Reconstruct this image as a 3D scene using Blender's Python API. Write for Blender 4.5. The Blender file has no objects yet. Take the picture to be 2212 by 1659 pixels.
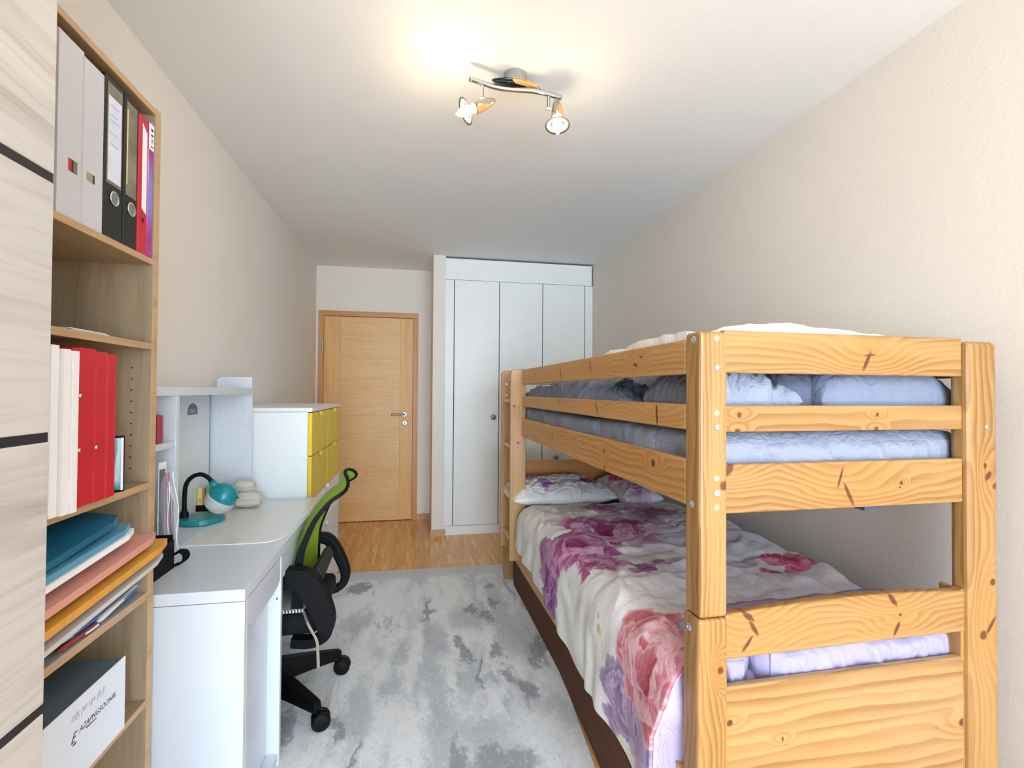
import bpy, bmesh, math, random
import numpy as np
from mathutils import Vector, Matrix
random.seed(7)
rng = np.random.RandomState(5)
SC = bpy.context.scene
COL = SC.collection

# ------------------------------------------------------------------ camera, sky, window light, exposure
def make_camera():
    p, y, r, h = 0.0148, 0.1924, 0.0063, 1.289
    rt = Vector((math.cos(y), -math.sin(y), 0)); fw = Vector((math.sin(y), math.cos(y), 0)); up = Vector((0, 0, 1))
    fw2 = fw*math.cos(p) + up*math.sin(p); up2 = -fw*math.sin(p) + up*math.cos(p)
    rt2 = rt*math.cos(r) + up2*math.sin(r); up3 = -rt*math.sin(r) + up2*math.cos(r)
    cd = bpy.data.cameras.new('camera'); co = bpy.data.objects.new('camera', cd); COL.objects.link(co)
    m = Matrix.Identity(4)
    for i in range(3):
        m[i][0] = rt2[i]; m[i][1] = up3[i]; m[i][2] = -fw2[i]
    m[2][3] = h
    co.matrix_world = m
    cd.sensor_width = 36; cd.lens = 1062.9/2212*36; cd.clip_start = .02
    SC.camera = co
make_camera()
SC.view_settings.view_transform = 'Standard'
SC.view_settings.look = 'None'
SC.view_settings.gamma = 1
SC.view_settings.use_curve_mapping = False
SC.view_settings.exposure = 0.0
W = bpy.data.worlds.new('sky'); SC.world = W; W.use_nodes = True
W.node_tree.nodes['Background'].inputs[0].default_value = (.64, .80, 1.0, 1)
W.node_tree.nodes['Background'].inputs[1].default_value = 17.5
WIN = (-.85, 1.60, .05, 2.45)       # window opening in the wall behind the camera: x0, x1, z0, z1
YF = -2.7
pl = bpy.data.lights.new('window_daylight', 'AREA'); pl.shape = 'RECTANGLE'
pl.size = WIN[1]-WIN[0]; pl.size_y = WIN[3]-WIN[2]; pl.energy = 1; pl.cycles.is_portal = True
po = bpy.data.objects.new('window_daylight', pl); COL.objects.link(po)
po.location = ((WIN[0]+WIN[1])/2, YF-.12, (WIN[2]+WIN[3])/2); po.rotation_euler = (math.radians(90), 0, 0)
BULB = 140.0

XL, XR, YB, YW, ZC = -.957, 1.645, 5.03, 4.44, 2.5

# ------------------------------------------------------------------ materials
def lin(c):
    return tuple(((x/255)/12.92 if x/255 <= .04045 else (((x/255)+.055)/1.055)**2.4) for x in c) + (1,)
class Mat:
    def __init__(s, name):
        s.m = bpy.data.materials.new(name); s.m.use_nodes = True; s.t = s.m.node_tree
        s.b = s.t.nodes['Principled BSDF']
    def n(s, typ, ins=None, **props):
        nd = s.t.nodes.new(typ)
        for k, v in props.items(): setattr(nd, k, v)
        for k, v in (ins or {}).items(): s.set(nd.inputs[k], v)
        return nd
    def set(s, sock, v):
        if isinstance(v, bpy.types.NodeSocket): s.t.links.new(v, sock)
        else: sock.default_value = v
    def math(s, op, a, b=None, c=None, clamp=False):
        nd = s.t.nodes.new('ShaderNodeMath'); nd.operation = op; nd.use_clamp = clamp
        for i, v in enumerate((a, b, c)):
            if v is not None: s.set(nd.inputs[i], v)
        return nd.outputs[0]
    def vec(s, op, a, b=None):
        nd = s.t.nodes.new('ShaderNodeVectorMath'); nd.operation = op
        s.set(nd.inputs[0], a)
        if b is not None: s.set(nd.inputs[1], b)
        return nd.outputs['Value'] if op in ('LENGTH', 'DOT_PRODUCT', 'DISTANCE') else nd.outputs[0]
    def mix(s, f, a, b):
        nd = s.t.nodes.new('ShaderNodeMix'); nd.data_type = 'RGBA'
        s.set(nd.inputs[0], f); s.set(nd.inputs[6], a); s.set(nd.inputs[7], b)
        return nd.outputs[2]
    def mr(s, v, a, b, c=0., d=1., smooth=True):
        nd = s.t.nodes.new('ShaderNodeMapRange'); nd.interpolation_type = 'SMOOTHSTEP' if smooth else 'LINEAR'
        s.set(nd.inputs[0], v)
        for i, x in enumerate((a, b, c, d)): s.set(nd.inputs[i+1], x)
        return nd.outputs[0]
    def noise(s, v, scale, detail=3, rough=.5, dist=0):
        nd = s.n('ShaderNodeTexNoise', {'Scale': scale, 'Detail': detail, 'Roughness': rough, 'Distortion': dist})
        if v is not None: s.set(nd.inputs['Vector'], v)
        return nd
    def obj(s): return s.n('ShaderNodeTexCoord').outputs['Object']
    def bump(s, h, strength=.2, dist=.002):
        nd = s.n('ShaderNodeBump', {'Strength': strength, 'Distance': dist, 'Height': h})
        s.t.links.new(nd.outputs[0], s.b.inputs['Normal'])
    def fin(s, col, rough=.5, metal=0., spec=.5):
        s.set(s.b.inputs['Base Color'], col); s.set(s.b.inputs['Roughness'], rough)
        s.b.inputs['Metallic'].default_value = metal; s.b.inputs['Specular IOR Level'].default_value = spec
        return s.m
def plain(name, rgb, rough=.5, metal=0., spec=.5, var=.04, vscale=8., bump=0., bscale=200., bdist=.001):
    M = Mat(name); o = M.obj(); nz = M.noise(o, vscale, 4).outputs['Fac']
    c = lin(rgb); d = tuple(x*(1-var) for x in c[:3])+(1,); e = tuple(min(1, x*(1+var)) for x in c[:3])+(1,)
    col = M.mix(M.mr(nz, .3, .7), d, e)
    if bump: M.bump(M.noise(o, bscale, 3).outputs['Fac'], bump, bdist)
    return M.fin(col, rough, metal, spec)
def pine(name, axis, face, knots=(), off=0., c1=(233, 188, 122), c2=(211, 156, 86), dens=1.):
    """honey pine: grain along axis ('x','y','z'); knots on a face are (a, b, ra, rb, angle) in the two face axes"""
    M = Mat(name); o = M.obj()
    ax = {'x': 0, 'y': 1, 'z': 2}; A = ax[axis]; f0, f1 = ax[face[0]], ax[face[1]]
    o2 = M.vec('ADD', o, (off*3.1, off*1.7, off*2.3))
    warp = M.noise(M.vec('MULTIPLY', o2, tuple(1.6 if i == A else 5. for i in range(3))), 1.5, 2).outputs['Color']
    across = tuple(0. if i == A else (1. if i in (f0, f1) else .55) for i in range(3))
    cr = M.vec('DOT_PRODUCT', o2, across)
    wv = M.math('MULTIPLY', M.math('SUBTRACT', M.vec('DOT_PRODUCT', warp, (.5, .3, .2)), .5), .13)
    cr = M.math('ADD', cr, wv)
    dark = None; halo = None
    for (a, b, ra, rb, ang) in knots:
        e1 = [0, 0, 0]; e2 = [0, 0, 0]
        e1[f0], e1[f1] = math.cos(ang)/ra, math.sin(ang)/ra
        e2[f0], e2[f1] = -math.sin(ang)/rb, math.cos(ang)/rb
        p = [0, 0, 0]; p[f0] = -a; p[f1] = -b
        q = M.vec('ADD', o, tuple(p))
        wob = M.math('MULTIPLY', M.math('SUBTRACT', M.noise(o, 90, 2).outputs['Fac'], .5), .5)
        d = M.vec('LENGTH', M.n('ShaderNodeCombineXYZ', {'X': M.vec('DOT_PRODUCT', q, tuple(e1)), 'Y': M.vec('DOT_PRODUCT', q, tuple(e2)), 'Z': 0.}).outputs[0])
        k = M.mr(M.math('ADD', d, wob), 1.15, .6)
        rr = max(ra, rb)
        dd = M.vec('LENGTH', M.vec('MULTIPLY', q, tuple((.45 if i == A else 1.)/rr if i in (f0, f1) else 0. for i in range(3))))
        h = M.mr(dd, 3.2, .3)
        dark = k if dark is None else M.math('MAXIMUM', dark, k)
        halo = h if halo is None else M.math('MAXIMUM', halo, h)
    if halo is not None: cr = M.math('ADD', cr, M.math('MULTIPLY', halo, .05))
    ph = M.math('FRACT', M.math('MULTIPLY', cr, 62.*dens))
    ring = M.math('MULTIPLY', M.mr(ph, .15, .9), M.mr(ph, 1., .93))
    bands = M.noise(M.vec('MULTIPLY', o2, tuple(.9 if i == A else 16. for i in range(3))), 1., 3).outputs['Fac']
    fib = M.noise(M.vec('MULTIPLY', o2, tuple(12. if i == A else 420. for i in range(3))), 1., 2).outputs['Fac']
    col = M.mix(M.math('MULTIPLY', ring, M.mr(bands, .3, .68, .2, .95)), lin(c1), lin(c2))
    col = M.mix(M.mr(bands, .35, .75, 0, .35), col, lin(c2))
    col = M.mix(M.mr(fib, .5, .8, 0, .16), col, lin((170, 112, 52)))
    if dark is not None:
        col = M.mix(M.math('MULTIPLY', halo, .22), col, lin((196, 128, 62)))
        col = M.mix(M.math('MULTIPLY', dark, .9), col, lin((88, 44, 22)))
    M.bump(fib, .08, .0006)
    return M.fin(col, .33, 0, .5)
def board(name, axis, base, dark, rough=.45, sc=1., streak=.6):
    """laminate board with streaked grain along axis"""
    M = Mat(name); o = M.obj(); A = 'xyz'.index(axis)
    w = M.noise(M.vec('MULTIPLY', o, tuple(1.4*sc if i == A else 5.*sc for i in range(3))), 1., 2).outputs['Color']
    o2 = M.vec('ADD', o, M.vec('MULTIPLY', w, (.09, .09, .09)))
    a = M.noise(M.vec('MULTIPLY', o2, tuple(1.2*sc if i == A else 26.*sc for i in range(3))), 1., 4, .6).outputs['Fac']
    b = M.noise(M.vec('MULTIPLY', o2, tuple(5.*sc if i == A else 150.*sc for i in range(3))), 1., 2).outputs['Fac']
    f = M.math('ADD', M.math('MULTIPLY', M.mr(a, .42, .72), streak), M.math('MULTIPLY', M.mr(b, .45, .75), .35), clamp=True)
    M.bump(b, .06, .0005)
    return M.fin(M.mix(f, lin(base), lin(dark)), rough)
def cloth(name, rgb, var=.06, rough=.85, wr=.35, wscale=9., attr=None, sheen=.0):
    M = Mat(name); o = M.obj()
    if attr: col = M.n('ShaderNodeVertexColor', layer_name=attr).outputs[0]
    else:
        c = lin(rgb); nz = M.noise(o, 6, 3).outputs['Fac']
        col = M.mix(nz, tuple(x*(1-var) for x in c[:3])+(1,), tuple(min(1, x*(1+var)) for x in c[:3])+(1,))
    w1 = M.noise(o, wscale, 4, .55, 1.2).outputs['Fac']
    w2 = M.noise(M.vec('MULTIPLY', o, (1., 2.2, 1.)), wscale*2.3, 3, .5, .8).outputs['Fac']
    rid = M.math('ABSOLUTE', M.math('SUBTRACT', w2, .5))
    h = M.math('SUBTRACT', w1, M.math('MULTIPLY', rid, .8))
    M.bump(h, wr, .02)
    return M.fin(col, rough, 0, .25)
def emit(name, rgb, strength):
    M = Mat(name); M.b.inputs['Emission Color'].default_value = rgb+(1,); M.b.inputs['Emission Strength'].default_value = strength
    return M.fin(rgb+(1,), .3)
def clear(name, rgb, rough=.1, alpha=.3):
    M = Mat(name); M.b.inputs['Alpha'].default_value = alpha
    return M.fin(lin(rgb), rough)

def wall_mat(name, rgb, bump=.25):
    M = Mat(name); o = M.obj()
    n1 = M.noise(o, 55, 4, .6).outputs['Fac']; n2 = M.noise(o, 1.2, 2).outputs['Fac']
    c = lin(rgb)
    col = M.mix(n2, tuple(x*.97 for x in c[:3])+(1,), tuple(min(1, x*1.02) for x in c[:3])+(1,))
    M.bump(n1, bump, .004)
    return M.fin(col, .8, 0, .2)
m_wall_l = wall_mat('plaster_left', (244, 236, 227))
m_wall = wall_mat('plaster', (236, 226, 213))
m_wall_b = wall_mat('plaster_back', (243, 233, 219), .12)
m_ceil = wall_mat('plaster_ceiling', (245, 245, 243), .2)
m_white = plain('white_lacquer', (240, 242, 240), .35, var=.01)
m_ward = plain('white_wardrobe', (248, 247, 240), .4, var=.012)
m_desk = plain('white_foil', (214, 220, 226), .3, var=.012)
m_black = plain('black_plastic', (5, 5, 6), .5, 0., .22, var=.1)
m_blackm = plain('black_soft_plastic', (5, 6, 9), .6, 0., .2, var=.1)
m_gap = plain('dark_gap', (30, 27, 30), .6)
m_chrome = plain('chrome', (205, 208, 210), .14, 1., var=.03)
m_steel = plain('brushed_steel', (150, 150, 148), .35, 1., var=.05)
m_zinc = plain('zinc_bolt', (200, 212, 220), .35, .9, var=.05)
m_oak_edge = board('oak_edge', 'y', (196, 162, 120), (170, 134, 94))
m_oak = board('oak_laminate', 'z', (164, 146, 120), (138, 119, 94))
m_oak_x = board('oak_shelf_laminate', 'y', (166, 142, 110), (142, 118, 88))
m_ash = board('pale_ash', 'y', (190, 184, 176), (158, 149, 141), .4, .8, .75)
m_yellow = plain('yellow_foil', (240, 204, 36), .35, var=.02)
m_frame = board('beech_frame', 'z', (216, 156, 98), (194, 134, 80))
m_frame_x = board('beech_frame_top', 'x', (216, 156, 98), (194, 134, 80))
m_veneer_v = board('maple_stile', 'z', (240, 186, 116), (220, 162, 96))
def veneer_bands():
    M = Mat('maple_banded_veneer'); o = M.obj()
    z = M.vec('DOT_PRODUCT', o, (0, 0, 1))
    i = M.math('FLOOR', M.math('DIVIDE', M.math('ADD', z, .03), .112))
    rnd = M.n('ShaderNodeTexWhiteNoise', {'W': i}, noise_dimensions='1D').outputs['Value']
    o2 = M.vec('ADD', o, M.n('ShaderNodeCombineXYZ', {'X': M.math('MULTIPLY', rnd, 7.), 'Y': 0., 'Z': 0.}).outputs[0])
    a = M.noise(M.vec('MULTIPLY', o2, (3., 3., 60.)), 1., 4, .6).outputs['Fac']
    b = M.noise(M.vec('MULTIPLY', o2, (26., 9., 18.)), 1., 3).outputs['Fac']
    col = M.mix(M.mr(a, .35, .75), lin((242, 190, 120)), lin((224, 168, 100)))
    col = M.mix(M.math('MULTIPLY', M.mr(b, .5, .75), .35), col, lin((212, 152, 88)))
    col = M.mix(M.math('MULTIPLY', rnd, .35), col, lin((236, 200, 148)))
    return M.fin(col, .4)
m_veneer = veneer_bands()
def parquet():
    M = Mat('strip_parquet'); o = M.obj()
    xs = M.n('ShaderNodeSeparateXYZ', {0: o})
    ix = M.math('FLOOR', M.math('DIVIDE', xs.outputs[0], .021))
    r1 = M.n('ShaderNodeTexWhiteNoise', {'W': ix}, noise_dimensions='1D').outputs['Value']
    yy = M.math('ADD', M.math('DIVIDE', xs.outputs[1], .24), M.math('MULTIPLY', r1, 5.))
    iy = M.math('FLOOR', yy)
    r2 = M.n('ShaderNodeTexWhiteNoise', {'Vector': M.n('ShaderNodeCombineXYZ', {'X': ix, 'Y': iy, 'Z': 0.}).outputs[0]}, noise_dimensions='3D').outputs['Value']
    g = M.noise(M.vec('MULTIPLY', o, (220., 8., 1.)), 1., 3).outputs['Fac']
    col = M.mix(r2, lin((228, 160, 84)), lin((248, 194, 120)))
    col = M.mix(M.mr(r2, .78, .95, 0, .6), col, lin((252, 212, 152)))
    col = M.mix(M.mr(g, .45, .75, 0, .35), col, lin((200, 132, 62)))
    fx = M.math('FRACT', M.math('DIVIDE', xs.outputs[0], .021))
    seam = M.math('MAXIMUM', M.mr(fx, .06, 0.), M.mr(fx, .94, 1.))
    col = M.mix(M.math('MULTIPLY', seam, .35), col, lin((110, 66, 30)))
    M.bump(seam, -.1, .001)
    return M.fin(col, .28, 0, .5)
m_floor = parquet()
def rug_mat():
    M = Mat('abstract_grey_pile'); o = M.obj()
    def wn(sx, sy, sc, det=4, dist=0.): return M.noise(M.vec('MULTIPLY', o, (sx, sy, 1.)), sc, det, .6, dist).outputs['Fac']
    wv = M.vec('MULTIPLY', M.vec('SUBTRACT', M.noise(M.vec('MULTIPLY', o, (1.3, .8, 1.)), 7., 5, .65).outputs['Color'], (.5, .5, .5)), (.20, .34, 0.))
    wf = M.vec('MULTIPLY', M.vec('SUBTRACT', M.noise(M.vec('MULTIPLY', o, (1.6, .7, 1.)), 38., 4, .7).outputs['Color'], (.5, .5, .5)), (.07, .17, 0.))
    q = M.vec('ADD', M.vec('ADD', o, wv), wf)
    def blob(x, y, rx, ry, soft=.5):
        d = M.vec('LENGTH', M.vec('MULTIPLY', M.vec('SUBTRACT', q, (x, y, 0)), (1/rx, 1/ry, 0)))
        return M.mr(d, 1.+soft, 1.-soft)
    base = M.mix(M.mr(wn(1.6, .5, 4.5), .46, .68), lin((249, 249, 247)), lin((214, 217, 218)))
    base = M.mix(M.mr(wn(2.6, .6, 3.6, 5, .6), .55, .66), base, lin((196, 200, 204)))
    base = M.mix(M.math('MULTIPLY', M.mr(wn(1.2, .5, 2.3, 4), .54, .68), .45), base, lin((190, 196, 204)))
    mids = [(.27, 2.80, .10, .16), (.10, 2.60, .05, .16), (.07, 2.28, .05, .18), (.11, 2.02, .05, .14), (.09, 1.80, .05, .20), (.25, 2.18, .07, .16), (-.05, 2.50, .05, .12), (-.08, 2.20, .05, .10), (-.22, 2.06, .06, .20), (.30, 1.84, .16, .10), (-.30, 2.85, .07, .12), (.45, 2.95, .09, .20), (.50, 2.55, .09, .22), (.55, 1.9, .10, .16)]
    darks = [(.25, 2.42, .020, .10), (.22, 2.53, .03, .04), (.40, 2.42, .035, .10), (.42, 2.19, .030, .08), (.47, 2.08, .035, .06), (.58, 2.36, .05, .10), (.30, 2.24, .012, .13), (.40, 2.78, .035, .07), (.47, 2.97, .03, .06), (.33, 2.88, .03, .07), (.49, 3.22, .04, .07), (-.36, 3.33, .07, .07), (.31, 1.66, .13, .10), (.15, 1.68, .03, .10), (-.27, 1.96, .025, .09), (-.19, 1.74, .014, .18), (.08, 2.92, .018, .16), (.64, 2.42, .03, .10), (-.47, 2.0, .04, .12)]
    lights = [(-.40, 3.08, .14, .16), (-.10, 3.05, .06, .22), (.12, 3.12, .03, .22), (.27, 3.20, .03, .10), (.42, 3.02, .02, .22), (.01, 2.52, .04, .14), (.17, 2.22, .03, .12), (.33, 2.04, .04, .12), (-.05, 1.94, .06, .20), (.46, 1.80, .11, .16), (-.36, 2.45, .09, .12), (.0, 1.72, .05, .12)]
    for b in mids: base = M.mix(M.math('MULTIPLY', blob(*b), .8), base, lin((198, 202, 204)))
    for b in lights: base = M.mix(M.math('MULTIPLY', blob(*b), .8), base, lin((250, 250, 248)))
    for b in darks: base = M.mix(M.math('MULTIPLY', blob(*b, .35), .8), base, lin((142, 147, 152)))
    yy = M.vec('DOT_PRODUCT', o, (.02, 1., 0.))
    base = M.mix(M.mr(M.math('ADD', yy, M.math('MULTIPLY', wn(3, 3, 9.), .12)), 3.46, 3.56, 0, .85), base, lin((216, 217, 216)))
    mot = M.noise(M.vec('MULTIPLY', o, (1.5, .8, 1.)), 60., 5, .7).outputs['Fac']
    base = M.mix(M.mr(mot, .52, .72, 0, .45), base, lin((178, 183, 186)))
    base = M.mix(M.mr(mot, .48, .30, 0, .45), base, lin((246, 246, 244)))
    pile = M.noise(o, 420, 3).outputs['Fac']
    base = M.mix(M.math('MULTIPLY', M.mr(pile, .4, .7), .18), base, lin((160, 162, 164)))
    M.bump(pile, .5, .004)
    return M.fin(base, .95, 0, .1)
m_rug = rug_mat()

# ------------------------------------------------------------------ mesh helpers
class MB:
    def __init__(s): s.v = []; s.f = []
    def add(s, vs, fs):
        k = len(s.v); s.v += [tuple(map(float, p)) for p in vs]; s.f += [tuple(i+k for i in f) for f in fs]; return s
    def box(s, x0, x1, y0, y1, z0, z1):
        return s.add([(x0, y0, z0), (x1, y0, z0), (x1, y1, z0), (x0, y1, z0), (x0, y0, z1), (x1, y0, z1), (x1, y1, z1), (x0, y1, z1)],
                     [(0, 3, 2, 1), (4, 5, 6, 7), (0, 1, 5, 4), (1, 2, 6, 5), (2, 3, 7, 6), (3, 0, 4, 7)])
    def prism(s, poly, axis, a, b):
        """poly in the two other axes (x<y<z order), extruded along axis from a to b"""
        n = len(poly)
        def P(p, t):
            q = list(p); q.insert('xyz'.index(axis), t); return q
        vs = [P(p, a) for p in poly]+[P(p, b) for p in poly]
        fs = [tuple(range(n)), tuple(range(2*n-1, n-1, -1))]+[(i, (i+1) % n, n+(i+1) % n, n+i) for i in range(n)]
        return s.add(vs, fs)
    def tube(s, pts, r, n=10, caps=True):
        pts = [Vector(p) for p in pts]; rs = r if isinstance(r, (list, tuple)) else [r]*len(pts)
        rings = []; t0 = (pts[1]-pts[0]).normalized()
        u = t0.orthogonal().normalized()
        for i, p in enumerate(pts):
            t = (pts[min(i+1, len(pts)-1)]-pts[max(i-1, 0)]).normalized()
            u = (u-t*u.dot(t)).normalized(); w = t.cross(u)
            rings.append([p+(u*math.cos(2*math.pi*k/n)+w*math.sin(2*math.pi*k/n))*rs[i] for k in range(n)])
        vs = [q for rr in rings for q in rr]; fs = []
        for i in range(len(pts)-1):
            for k in range(n): fs.append((i*n+k, i*n+(k+1) % n, (i+1)*n+(k+1) % n, (i+1)*n+k))
        if caps: fs += [tuple(range(n-1, -1, -1)), tuple(range((len(pts)-1)*n, len(pts)*n))]
        return s.add(vs, fs)
    def lathe(s, prof, c, d, n=24, close=False):
        """profile of (radius, height) turned about the axis d through c"""
        c = Vector(c); d = Vector(d).normalized(); u = d.orthogonal().normalized(); w = d.cross(u)
        vs = []; fs = []
        for r, h in prof:
            for k in range(n): vs.append(c+d*h+(u*math.cos(2*math.pi*k/n)+w*math.sin(2*math.pi*k/n))*r)
        for i in range(len(prof)-1):
            for k in range(n): fs.append((i*n+k, i*n+(k+1) % n, (i+1)*n+(k+1) % n, (i+1)*n+k))
        if close: fs += [tuple(range(n-1, -1, -1)), tuple(range((len(prof)-1)*n, len(prof)*n))]
        return s.add(vs, fs)
    def grid(s, P):
        """P: array (n, m, 3)"""
        n, m = P.shape[:2]
        fs = [(i*m+j, (i+1)*m+j, (i+1)*m+j+1, i*m+j+1) for i in range(n-1) for j in range(m-1)]
        return s.add(P.reshape(-1, 3).tolist(), fs)
    def strip(s, pts, w, t):
        """a flat ribbon of thickness t: pts path, w half-width vector"""
        w = Vector(w); q = [Vector(p) for p in pts]; vs = []; n = len(q)
        for i, p in enumerate(q):
            d = (q[min(i+1, n-1)]-q[max(i-1, 0)]).normalized(); nn = d.cross(w).normalized()*t/2
            vs += [p-w-nn, p+w-nn, p+w+nn, p-w+nn]
        fs = [(0, 3, 2, 1), (4*n-4, 4*n-3, 4*n-2, 4*n-1)]
        for i in range(n-1):
            for k in range(4): fs.append((4*i+k, 4*i+(k+1) % 4, 4*i+4+(k+1) % 4, 4*i+4+k))
        return s.add(vs, fs)
ROOT = {}
def tag(o, label=None, cat=None, group=None, kind=None):
    if label: o['label'] = label
    if cat: o['category'] = cat
    if group: o['group'] = group
    if kind: o['kind'] = kind
    return o
def thing(name, label, cat, loc=(0, 0, 0), rz=0., group=None):
    o = bpy.data.objects.new(name, None); COL.objects.link(o); o.empty_display_size = .1
    o.location = loc; o.rotation_euler = (0, 0, rz)
    ROOT[o] = Matrix.Translation(Vector(loc)) @ Matrix.Rotation(rz, 4, 'Z')
    return tag(o, label, cat, group)
def obj(name, mb, mat, parent=None, local=False, bevel=0., smooth=False, sub=0, seg=2, cols=None, label=None, recalc=True):
    """links mb as one mesh; a child's points are given in world space unless local"""
    me = bpy.data.meshes.new(name); me.from_pydata(mb.v, [], mb.f); me.validate()
    o = bpy.data.objects.new(name, me); COL.objects.link(o)
    if parent is not None:
        o.parent = parent; R = ROOT[parent]; ROOT[o] = R
        if not local: me.transform(R.inverted())
    else: ROOT[o] = Matrix.Identity(4)
    if recalc:
        bm = bmesh.new(); bm.from_mesh(me); bmesh.ops.recalc_face_normals(bm, faces=bm.faces); bm.to_mesh(me); bm.free()
    if mat: me.materials.append(mat)
    if cols is not None:
        ca = me.color_attributes.new('col', 'FLOAT_COLOR', 'POINT')
        ca.data.foreach_set('color', np.concatenate([cols, np.ones((len(cols), 1))], 1).astype(np.float32).ravel())
    if smooth:
        me.polygons.foreach_set('use_smooth', [True]*len(me.polygons))
    if bevel:
        b = o.modifiers.new('bevel', 'BEVEL'); b.width = bevel; b.segments = seg; b.limit_method = 'ANGLE'; b.angle_limit = math.radians(40)
        b.harden_normals = False
    if sub:
        ss = o.modifiers.new('sub', 'SUBSURF'); ss.levels = sub; ss.render_levels = sub
    if label: o['label'] = label
    return o
def origin(o):
    """puts a one-mesh thing's origin at its base centre"""
    me = o.data; c = np.empty(len(me.vertices)*3); me.vertices.foreach_get('co', c); c = c.reshape(-1, 3)
    b = Vector(((c[:, 0].min()+c[:, 0].max())/2, (c[:, 1].min()+c[:, 1].max())/2, c[:, 2].min()))
    me.transform(Matrix.Translation(-b)); o.location = b; ROOT[o] = Matrix.Translation(b); return o
def solo(name, mb, mat, label, cat, group=None, **k):
    return tag(origin(obj(name, mb, mat, **k)), label, cat, group)
def struct(name, mb, mat, parent=None, **k):
    o = obj(name, mb, mat, parent, **k)
    if parent is None: o['kind'] = 'structure'
    return o
def dup(root, dloc):
    r = root.copy(); COL.objects.link(r); r.location = Vector(root.location)+Vector(dloc)
    for ch in root.children:
        c = ch.copy(); COL.objects.link(c); c.parent = r
        for g in ch.children:
            d = g.copy(); COL.objects.link(d); d.parent = c
    ROOT[r] = Matrix.Translation(Vector(dloc)) @ ROOT[root]
    return r
def textpart(name, s, mat, parent, size, M4, shear=0., ext=.0003):
    """flat print: lettering as a thin mesh, placed by the matrix M4 (world)"""
    cu = bpy.data.curves.new(name, 'FONT'); cu.body = s; cu.size = size; cu.extrude = ext; cu.shear = shear
    t = bpy.data.objects.new(name, cu); COL.objects.link(t)
    dg = bpy.context.evaluated_depsgraph_get(); me = bpy.data.meshes.new_from_object(t.evaluated_get(dg))
    bpy.data.objects.remove(t); me.name = name
    me.transform(M4)
    if parent is not None: me.transform(ROOT[parent].inverted())
    o = bpy.data.objects.new(name, me); COL.objects.link(o); o.parent = parent; ROOT[o] = ROOT[parent]
    me.materials.clear(); me.materials.append(mat); return o
def cubic(pts, n=8):
    """Catmull-Rom through pts"""
    p = [Vector(q) for q in pts]; p = [p[0]*2-p[1]]+p+[p[-1]*2-p[-2]]; out = []
    for i in range(1, len(p)-2):
        for k in range(n):
            t = k/n; a, b, c, d = p[i-1], p[i], p[i+1], p[i+2]
            out.append(.5*((2*b)+(c-a)*t+(2*a-5*b+4*c-d)*t*t+(3*b-a-3*c+d)*t**3))
    out.append(p[-2]); return out
def fbm(x, y, seed, f0=1., octs=4, gain=.5):
    r = np.random.RandomState(seed); v = np.zeros_like(x); a = 1.; f = f0
    for _ in range(octs):
        for _ in range(4):
            th = r.rand()*6.28; ph = r.rand()*6.28
            v = v + a*.35*np.sin(f*(x*math.cos(th)+y*math.sin(th))*6.28+ph+1.5*np.sin(f*1.7*(x*math.sin(th*1.3)-y*math.cos(th*.7))*3.1+ph*2))
        a *= gain; f *= 1.9
    return v

# ------------------------------------------------------------------ the room
struct('floor', MB().box(XL-.1, XR+.1, YF-.15, YB+.1, -.1, 0), m_floor)
struct('ceiling', MB().box(XL-.1, XR+.1, YF-.15, YB+.1, ZC, ZC+.1), m_ceil)
struct('wall_left', MB().box(XL-.1, XL, YF, YB, 0, ZC), m_wall_l)
struct('wall_right', MB().box(XR, XR+.1, YF, YB, 0, ZC), m_wall)
DX0, DX1, DZ = -.933, .017, 2.064
b = MB().box(XL-.1, DX0+.01, YB, YB+.1, 0, ZC); b.box(DX1-.01, XR+.1, YB, YB+.1, 0, ZC); b.box(DX0+.01, DX1-.01, YB, YB+.1, DZ-.01, ZC); b.box(DX0+.01, DX1-.01, YB+.065, YB+.1, 0, DZ-.01)
struct('wall_back', b, m_wall_b)
b = MB().box(XL-.1, WIN[0], YF-.15, YF, 0, ZC); b.box(WIN[1], XR+.1, YF-.15, YF, 0, ZC)
b.box(WIN[0], WIN[1], YF-.15, YF, 0, WIN[2]); b.box(WIN[0], WIN[1], YF-.15, YF, WIN[3], ZC)
struct('wall_front', b, m_wall)
wx = (WIN[0]+WIN[1])/2
b = MB().box(WIN[0], WIN[0]+.06, YF-.09, YF-.03, WIN[2], WIN[3]).box(WIN[1]-.06, WIN[1], YF-.09, YF-.03, WIN[2], WIN[3])
b.box(WIN[0]+.06, WIN[1]-.06, YF-.09, YF-.03, WIN[2], WIN[2]+.07).box(WIN[0]+.06, WIN[1]-.06, YF-.09, YF-.03, WIN[3]-.06, WIN[3]).box(wx-.04, wx+.04, YF-.09, YF-.03, WIN[2]+.07, WIN[3]-.06)
struct('window_1', b, m_white)
# wall stub between the door niche and the wardrobe
PX0, PX1, PY = .143, .2516, 4.42
struct('wall_partition', MB().box(PX0, PX1, PY, YB, 0, ZC), m_wall_b)
m_base = board('beech_baseboard', 'x', (214, 168, 122), (190, 144, 98))
struct('baseboard_back', MB().box(DX1, PX0, YB-.013, YB, 0, .058), m_base, bevel=.002)
struct('baseboard_partition', MB().box(PX0-.013, PX1+.012, PY-.014, PY, 0, .06).box(PX0-.013, PX0, PY, YB-.014, 0, .06), m_base, bevel=.002)
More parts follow.
